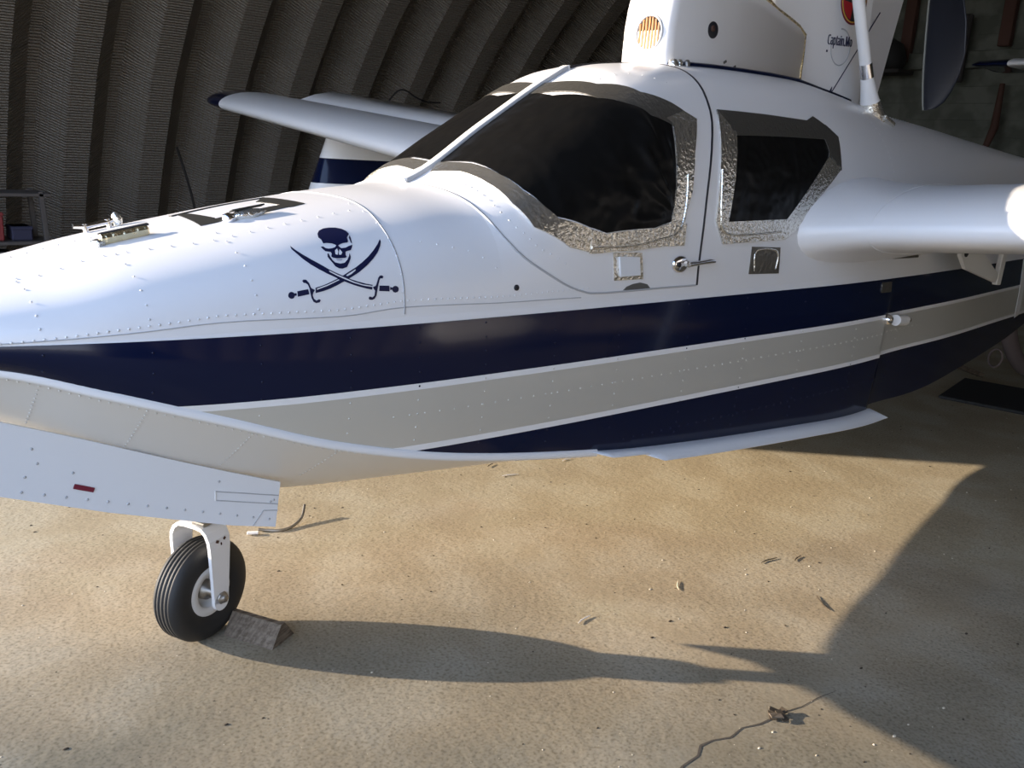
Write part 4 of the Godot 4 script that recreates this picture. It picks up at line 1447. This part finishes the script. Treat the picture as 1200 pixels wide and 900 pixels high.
	put("badge_flame", mb, M["red_paint"], g)
	mb = MB.new()
	var star := PackedVector2Array()
	for i in 10:
		var t := TAU * i / 10 + 0.3
		star.append(Vector2(0.055, 0.0) + Vector2(cos(t), sin(t)) * (0.03 if i % 2 == 0 else 0.012))
	mb.prism(star, bc + Vector3(0, 0, 0.005), Vector3(1, 0, 0), Vector3(0, 1, 0), 0.002)
	put("badge_star", mb, M["white_trim"], g)
	# struts, nacelle and propeller
	for s in [1.0, -1.0]:
		var st := node("engine_strut", plane)
		st.set_meta("label", "white %s engine strut with a foil-wrapped foot" % ("port" if s > 0 else "starboard"))
		var a := Vector3(3.215, 1.80, 0.23 * s)
		var b := Vector3(2.78, 2.74, 0.19 * s)
		mb = MB.new()
		mb.tube([a.lerp(b, 0.2), a.lerp(b, 1.0)], 0.027, 18)
		put("tube", mb, M["white_trim"], st)
		mb = MB.new()
		mb.tube([a.lerp(b, 0.06), a.lerp(b, 0.13), a.lerp(b, 0.19)], [0.046, 0.036, 0.029], 18)
		put("socket", mb, M["white_trim"], st)
		mb = MB.new()
		mb.tube([a.lerp(b, 0.185), a.lerp(b, 0.25)], 0.0295, 18)
		put("collar", mb, M["chrome"], st, "chrome collar on the strut")
		mb = MB.new()
		mb.tube([a.lerp(b, -0.02), a.lerp(b, 0.03), a.lerp(b, 0.075)], [0.062, 0.056, 0.048], 11)
		put("foot", mb, M["foil"], st)
		mb = MB.new()
		mb.box(a + Vector3(0.05, -0.01, 0.055 * s), Vector3(0.1, 0.025, 0.04), 0.01, Basis(Vector3(0, 0, 1), -0.3))
		put("foot", mb, M["foil"], st)
	var nc := node("engine_nacelle", plane)
	mb = MB.new()
	var pr := []
	for q in [[0.0, 0.0], [0.13, 0.03], [0.24, 0.14], [0.31, 0.4], [0.33, 0.9], [0.31, 1.5], [0.24, 1.85], [0.17, 1.95], [0.0, 1.96]]:
		pr.append([q[0], q[1]])
	mb.lathe(pr, Vector3(2.15, 2.87, 0), Basis(Vector3(0, 0, 1), -PI / 2), 36)
	put("nacelle_shell", mb, M["white_paint"], nc)
	var pp := node("propeller", plane)
	pp.set_meta("label", "dark pusher propeller behind the pylon")
	mb = MB.new()
	mb.lathe([[0.0, -0.02], [0.15, 0.0], [0.15, 0.1], [0.12, 0.25], [0.06, 0.36], [0.0, 0.4]], Vector3(3.98, 2.85, 0), Basis(Vector3(0, 0, 1), -PI / 2), 28)
	put("spinner", mb, M["prop_black"], pp)
	for i in 3:
		var bl := node("blade", pp)
		var R := Basis(Vector3.RIGHT, TAU * i / 3.0 + PI - 0.13)
		var rr := [0.12, 0.25, 0.4, 0.55, 0.7, 0.8, 0.88, 0.93, 0.955]
		var cw := [0.10, 0.19, 0.27, 0.29, 0.275, 0.235, 0.18, 0.13, 0.075]
		for part in 2:
			mb = MB.new()
			rings = []
			for k in rr.size():
				var tw: float = lerpf(0.7, 0.18, rr[k] / 0.955)
				var cb := Basis(Vector3.UP, tw)
				var ring := []
				for j in 16:
					var t := TAU * j / 16
					var q := Vector3(sin(t) * 0.008, rr[k], 0.07 - cw[k] / 2 * 0.8 + cos(t) * cw[k] / 2)
					if part == 1:
						q = Vector3(sin(t) * 0.0095, rr[k], 0.07 + cw[k] * 0.1 - 0.004 + cos(t) * 0.008)
					ring.append(Vector3(4.06, 2.85, 0) + R * (cb * q))
				rings.append(ring)
			mb.loft(rings)
			put("blade_skin" if part == 0 else "leading_edge", mb, M["prop_black"] if part == 0 else M["prop_edge"], bl)
	# tail
	var fin := node("tail_fin", plane)
	mb = MB.new()
	mb.loft([wing_fin(1.5, 6.3, 1.8), wing_fin(2.4, 6.85, 1.45), wing_fin(3.3, 7.4, 1.0)])
	put("fin_panel", mb, M["white_paint"], fin)
	for s in [1.0, -1.0]:
		var stb := node("stabilizer", plane)
		stb.set_meta("label", "horizontal stabilizer with a dark tip")
		mb = MB.new()
		mb.loft([wing_section(0.05 * s, Vector2(7.32, 2.5), 0.8, 0.12), wing_section(0.93 * s, Vector2(7.38, 2.5), 0.6, 0.12)])
		put("stabilizer_panel", mb, M["white_paint"], stb)
		mb = MB.new()
		mb.loft([wing_section(0.93 * s, Vector2(7.38, 2.5), 0.6, 0.12), wing_section(1.2 * s, Vector2(7.39, 2.5), 0.57, 0.11), wing_section(1.26 * s, Vector2(7.45, 2.505), 0.45, 0.05)])
		put("stabilizer_tip", mb, M["navy_paint"], stb)
		mb = MB.new()
		mb.loft([wing_section(0.9 * s, Vector2(7.377, 2.5), 0.61, 0.127), wing_section(0.935 * s, Vector2(7.379, 2.5), 0.605, 0.127)])
		put("tip_trim", mb, M["white_trim"], stb)

func wing_fin(y: float, x0: float, c: float) -> Array:
	var r := []
	for p in wing_section(0.0, Vector2(0, 0), c, 0.1):
		r.append(Vector3(x0 + p.x, y, p.y - 0.02 * c))
	return r

# ---------------------------------------------------------------- loose things
func loose_things() -> void:
	# wooden chock behind the nose wheel
	var ch := node("wheel_chock", self, Vector3(0.165, 0, 0.085))
	tag(ch, "weathered triangular wooden chock wedged behind the nose wheel", "chock")
	var mb := MB.new()
	var B := Basis(Vector3.UP, 0.48)
	mb.prism(PackedVector2Array([Vector2(-0.055, 0.0), Vector2(0.058, 0.0), Vector2(0.012, 0.062), Vector2(-0.008, 0.064)]), B * Vector3(0.0, 0, 0.0), B * Vector3(1, 0, 0), Vector3.UP, 0.19)
	put("wedge", mb, M["old_wood"], ch)
	# bent strap
	mb = MB.new()
	mb.tube(smooth([Vector3(0.50, 0.010, -0.645), Vector3(0.53, 0.005, -0.63), Vector3(0.575, 0.005, -0.60), Vector3(0.63, 0.007, -0.605), Vector3(0.69, 0.02, -0.64), Vector3(0.735, 0.045, -0.70)]), 0.006, 8)
	tag(put("bent_strap", mb, M["steel"]), "thin bent grey metal strap lying on the floor beyond the gear door", "strap")
	mb = MB.new()
	mb.box(Vector3(0.47, 0.008, -0.63), Vector3(0.045, 0.008, 0.02), 0.004, Basis(Vector3.UP, -0.5))
	tag(put("paper_scrap", mb, M["pale"]), "small crumpled white scrap at the end of the bent strap", "scrap")
	var bits := [
		["feather", Vector3(1.112, 0.005, 0.622), 0.075, -0.2, "pale", "small white feather on the sunlit floor, nearest the wheel's shadow", "feather"],
		["straw_stalk", Vector3(1.59, 0.004, 0.642), 0.075, -0.75, "straw", "pale straw stalk on the sunlit floor right of the feather", "straw"],
		["twig", Vector3(1.94, 0.004, 1.04), 0.11, -1.0, "leaf", "thin dark twig at the edge of the big shadow", "twig"],
		["twig", Vector3(2.2, 0.004, 0.766), 0.07, -0.2, "leaf", "short dark twig near the middle of the sunlit floor", "twig"],
		["twig", Vector3(2.08, 0.004, 0.71), 0.1, 0.1, "leaf", "dark bent twig left of the short twig", "twig"],
		["bark_flake", Vector3(1.80, 0.006, -0.76), 0.06, -0.4, "leaf", "dark bark flake beneath the hull bottom", "bark"],
		["straw_stalk", Vector3(1.80, 0.004, -0.60), 0.09, 0.25, "pale", "pale stalk on the floor under the hull beside the bark flake", "straw"],
		["straw_stalk", Vector3(2.2, 0.004, -0.62), 0.06, 0.0, "pale", "pale crooked stalk near the front end of the spray rail", "straw"]]
	for b in bits:
		mb = MB.new()
		var d := Basis(Vector3.UP, -b[3]) * Vector3(b[2] / 2, 0, 0)
		var k := Basis(Vector3.UP, PI / 2) * d * 0.12
		mb.tube([-d, -d * 0.3 + k, d * 0.4 + k * 0.6, d], [0.001, 0.0025, 0.0022, 0.001], 6)
		var o := put(b[0], mb, M[b[4]])
		o.position = b[1]
		tag(o, b[5], b[6])
	# curled dry leaf at the crack
	var lf := node("dry_leaf", self, Vector3(1.19, 0.0, 1.345))
	tag(lf, "curled dark dry leaf lying on the crack in the floor", "leaf")
	for i in 5:
		mb = MB.new()
		var a := i * 1.3
		mb.box(Vector3(cos(a) * 0.018, 0.008 + 0.004 * (i % 3), sin(a) * 0.012), Vector3(0.04, 0.004, 0.022), 0.0015, Basis(Vector3.UP, a) * Basis(Vector3(0, 0, 1), 0.4 - 0.15 * i))
		put("lobe", mb, M["leaf"] if i != 2 else M["old_wood"], lf)
	# grit nobody could count
	for kind in [["grit", "leaf", 1500, 1.0, "scattered dark grit and crumbs on the concrete floor"], ["grit", "straw", 1300, 0.9, "scattered pale grit and chaff on the concrete floor"]]:
		var gm := MultiMesh.new()
		gm.transform_format = MultiMesh.TRANSFORM_3D
		mb = MB.new()
		mb.lathe([[0.004, 0.0], [0.0036, 0.002], [0.0018, 0.0034], [0, 0.0036]], Vector3.ZERO, Basis.IDENTITY, 5)
		gm.mesh = mb.done()
		gm.instance_count = kind[2]
		for i in gm.instance_count:
			var p := Vector3(rng.randf_range(-0.8, 5.5), 0, rng.randf_range(-1.8, 1.9))
			var g: float = (0.25 + 1.0 * pow(rng.randf(), 6)) * kind[3]
			gm.set_instance_transform(i, Transform3D(Basis(Vector3.UP, rng.randf() * TAU).scaled(Vector3(g * rng.randf_range(0.7, 2.0), g * 0.8, g)), p))
		var go := MultiMeshInstance3D.new()
		go.multimesh = gm
		go.material_override = M[kind[1]]
		add(go, kind[0], self)
		tag(go, kind[4], "grit")
		go.set_meta("kind", "stuff")
	# rack against the arch wall
	var rk := node("storage_rack", self, Vector3(0.72, 0, -6.2))
	tag(rk, "rusty steel storage rack by the foot of the corrugated wall", "rack")
	for sx in [-0.35, 0.32]:
		for sz in [-0.2, 0.2]:
			mb = MB.new()
			mb.box(Vector3(sx, 0.49, sz), Vector3(0.04, 0.98, 0.04), 0.004, Basis(Vector3(0, 0, 1), 0.06))
			put("upright", mb, M["rack_steel"], rk)
	for y in [0.95, 0.545, 0.15]:
		mb = MB.new()
		mb.box(Vector3(0, y, 0), Vector3(0.74, 0.03, 0.44), 0.004)
		put("shelf", mb, M["rack_steel"], rk)
	for q in [[Vector3(0.62, 0.56, -6.17), Vector3(0.2, 0.24, 0.26), "box_red", "red crate on the middle shelf of the rack"], [Vector3(0.86, 0.56, -6.17), Vector3(0.16, 0.12, 0.24), "box_blue", "dark low box beside the red crate on the rack"], [Vector3(0.62, 0.165, -6.17), Vector3(0.3, 0.3, 0.26), "box_pale", "pale box on the lowest shelf of the rack"], [Vector3(0.90, 0.165, -6.17), Vector3(0.12, 0.3, 0.24), "box_red", "narrow red box on the lowest shelf of the rack"]]:
		var bx := node("crate", self, q[0])
		tag(bx, q[3], "box")
		mb = MB.new()
		mb.box(Vector3(0, q[1].y / 2, 0), q[1], 0.01)
		put("body", mb, M[q[2]], bx)
		mb = MB.new()
		mb.box(Vector3(0, q[1].y - 0.015, 0), q[1] * Vector3(1.04, 0, 1.04) + Vector3(0, 0.03, 0), 0.006)
		put("rim", mb, M[q[2]], bx)
	# rod leaning on the wall and a loop of cable
	mb = MB.new()
	mb.tube(smooth([Vector3(2.80, 0.0, -7.15), Vector3(2.72, 0.75, -7.0), Vector3(2.50, 1.38, -6.85)]), 0.013, 8)
	tag(put("leaning_rod", mb, M["dark_wood"]), "thin dark rod leaning against the corrugated wall behind the nose", "rod")
	mb = MB.new()
	mb.tube(smooth([Vector3(4.80, 1.90, -6.6), Vector3(4.80, 2.02, -6.5), Vector3(4.86, 2.12, -6.42), Vector3(4.95, 2.13, -6.4), Vector3(5.08, 2.07, -6.4), Vector3(5.25, 2.03, -6.42), Vector3(5.5, 2.04, -6.5)]), 0.009, 8)
	tag(put("cable", mb, M["rubber"]), "black cable looping off the corrugated wall above the far wing", "cable")
	# end wall clutter
	mb = MB.new()
	mb.box(Vector3(10.83, 3.08, -2.93), Vector3(0.06, 0.8, 0.11), 0.02)
	mb.box(Vector3(10.83, 3.33, -3.05), Vector3(0.05, 0.16, 0.2), 0.02)
	tag(put("hanging_tool", mb, M["dark_wood"]), "dark tool hanging on the end wall behind the propeller", "tool")
	mb = MB.new()
	mb.tube([Vector3(10.75, 1.7, -2.47), Vector3(10.8, 2.15, -2.37), Vector3(10.85, 2.66, -2.39)], [0.025, 0.05, 0.03], 8)
	tag(put("leaning_post", mb, M["brown_post"]), "rough brown post leaning on the end wall above the tail boom", "post")
	var sh := node("black_sack", self, Vector3(10.6, 2.84, -3.8))
	tag(sh, "black sack on a bracket beside the pylon's rear edge", "sack")
	mb = MB.new()
	mb.lathe([[0.0, 0.0], [0.22, 0.0], [0.26, 0.12], [0.2, 0.3], [0.06, 0.38], [0.0, 0.38]], Vector3.ZERO, Basis.IDENTITY, 20)
	put("bag", mb, M["rubber"], sh)
	mb = MB.new()
	mb.box(Vector3(0.1, -0.03, 0), Vector3(0.4, 0.05, 0.5), 0.005)
	put("bracket", mb, M["dark_wood"], sh)
	# things on the floor under the tail boom
	var mt := node("rubber_mat", self, Vector3(5.95, 0, 0.1))
	tag(mt, "dark rubber mat on the floor under the tail boom", "mat")
	mb = MB.new()
	mb.box(Vector3(0, 0.012, 0), Vector3(0.8, 0.024, 0.75), 0.008, Basis(Vector3.UP, 0.2))
	put("sheet", mb, M["rubber"], mt)
	mb = MB.new()
	mb.box(Vector3(6.2, 0.11, -0.35), Vector3(0.62, 0.035, 0.06), 0.006, Basis(Vector3.UP, -0.1) * Basis(Vector3(0, 0, 1), -0.28))
	tag(put("plank", mb, M["old_wood"]), "short pale plank propped up behind the mat under the tail", "plank")
	var hs := node("hose", self)
	tag(hs, "thick dusty hose bent down to the floor at the right edge", "hose")
	mb = MB.new()
	mb.tube(smooth([Vector3(6.38, 0.50, -0.15), Vector3(6.42, 0.36, -0.13), Vector3(6.55, 0.2, -0.1), Vector3(6.78, 0.08, -0.06), Vector3(7.1, 0.06, 0.0)]), 0.06, 14)
	put("tube", mb, M["dusty_rubber"], hs)
	mb = MB.new()
	var ring := []
	for i in 17:
		var t := TAU * i / 16
		ring.append(Vector3(6.40 + 0.01 * sin(t), 0.20 + 0.07 * sin(t), -0.2 + 0.05 * cos(t)))
	mb.tube(ring, 0.008, 6)
	put("ring", mb, M["dusty_rubber"], hs)

func _ready() -> void:
	rng.seed = 7
	# camera
	var cam := Camera3D.new()
	cam.name = "camera"
	add_child(cam)
	cam.transform = Transform3D(Basis(CAM_R, CAM_U, CAM_B), CAM_AT)
	cam.fov = 46.474
	cam.near = 0.05
	cam.far = 200
	cam.current = true
	# sky, exposure, sun
	var we := WorldEnvironment.new()
	we.name = "environment"
	var env := Environment.new()
	var sky := Sky.new()
	var sm := ProceduralSkyMaterial.new()
	sm.sky_top_color = Color(0.52, 0.63, 0.80)
	sm.sky_horizon_color = Color(0.88, 0.90, 0.93)
	sm.sky_curve = 0.18
	sm.ground_bottom_color = Color(0.45, 0.40, 0.33)
	sm.ground_horizon_color = Color(0.62, 0.57, 0.50)
	sm.sun_angle_max = 20.0
	sky.sky_material = sm
	env.background_mode = Environment.BG_SKY
	env.sky = sky
	env.background_energy_multiplier = 4.9
	env.tonemap_mode = Environment.TONE_MAPPER_LINEAR
	env.tonemap_exposure = 1.0
	env.sdfgi_enabled = true
	env.ssao_enabled = true
	env.ssil_enabled = true
	we.environment = env
	add_child(we)
	var sun := DirectionalLight3D.new()
	sun.name = "sun"
	sun.light_color = Color(1.0, 0.93, 0.84)
	sun.light_energy = 3.9
	sun.light_angular_distance = 0.53
	sun.shadow_enabled = true
	sun.basis = Basis.looking_at(SUN_RUN, Vector3.UP)
	add_child(sun)

	make_materials()
	make_tables()
	# structure
	ground()
	arch_panels("left", false)
	arch_panels("right", true)
	front_wall()
	back_wall()
	# the airplane
	plane = node("airplane")
	tag(plane, "white amphibious airplane with navy and silver stripes and a skull emblem, parked in the hangar", "airplane")
	hull()
	windows()
	wing(1.0)
	wing(-1.0)
	pylon()
	nose_gear()
	gear_door(1.0)
	gear_door(-1.0)
	main_gear(1.0)
	main_gear(-1.0)
	deck_fittings()
	emblem()
	rivet_rows()
	loose_things()
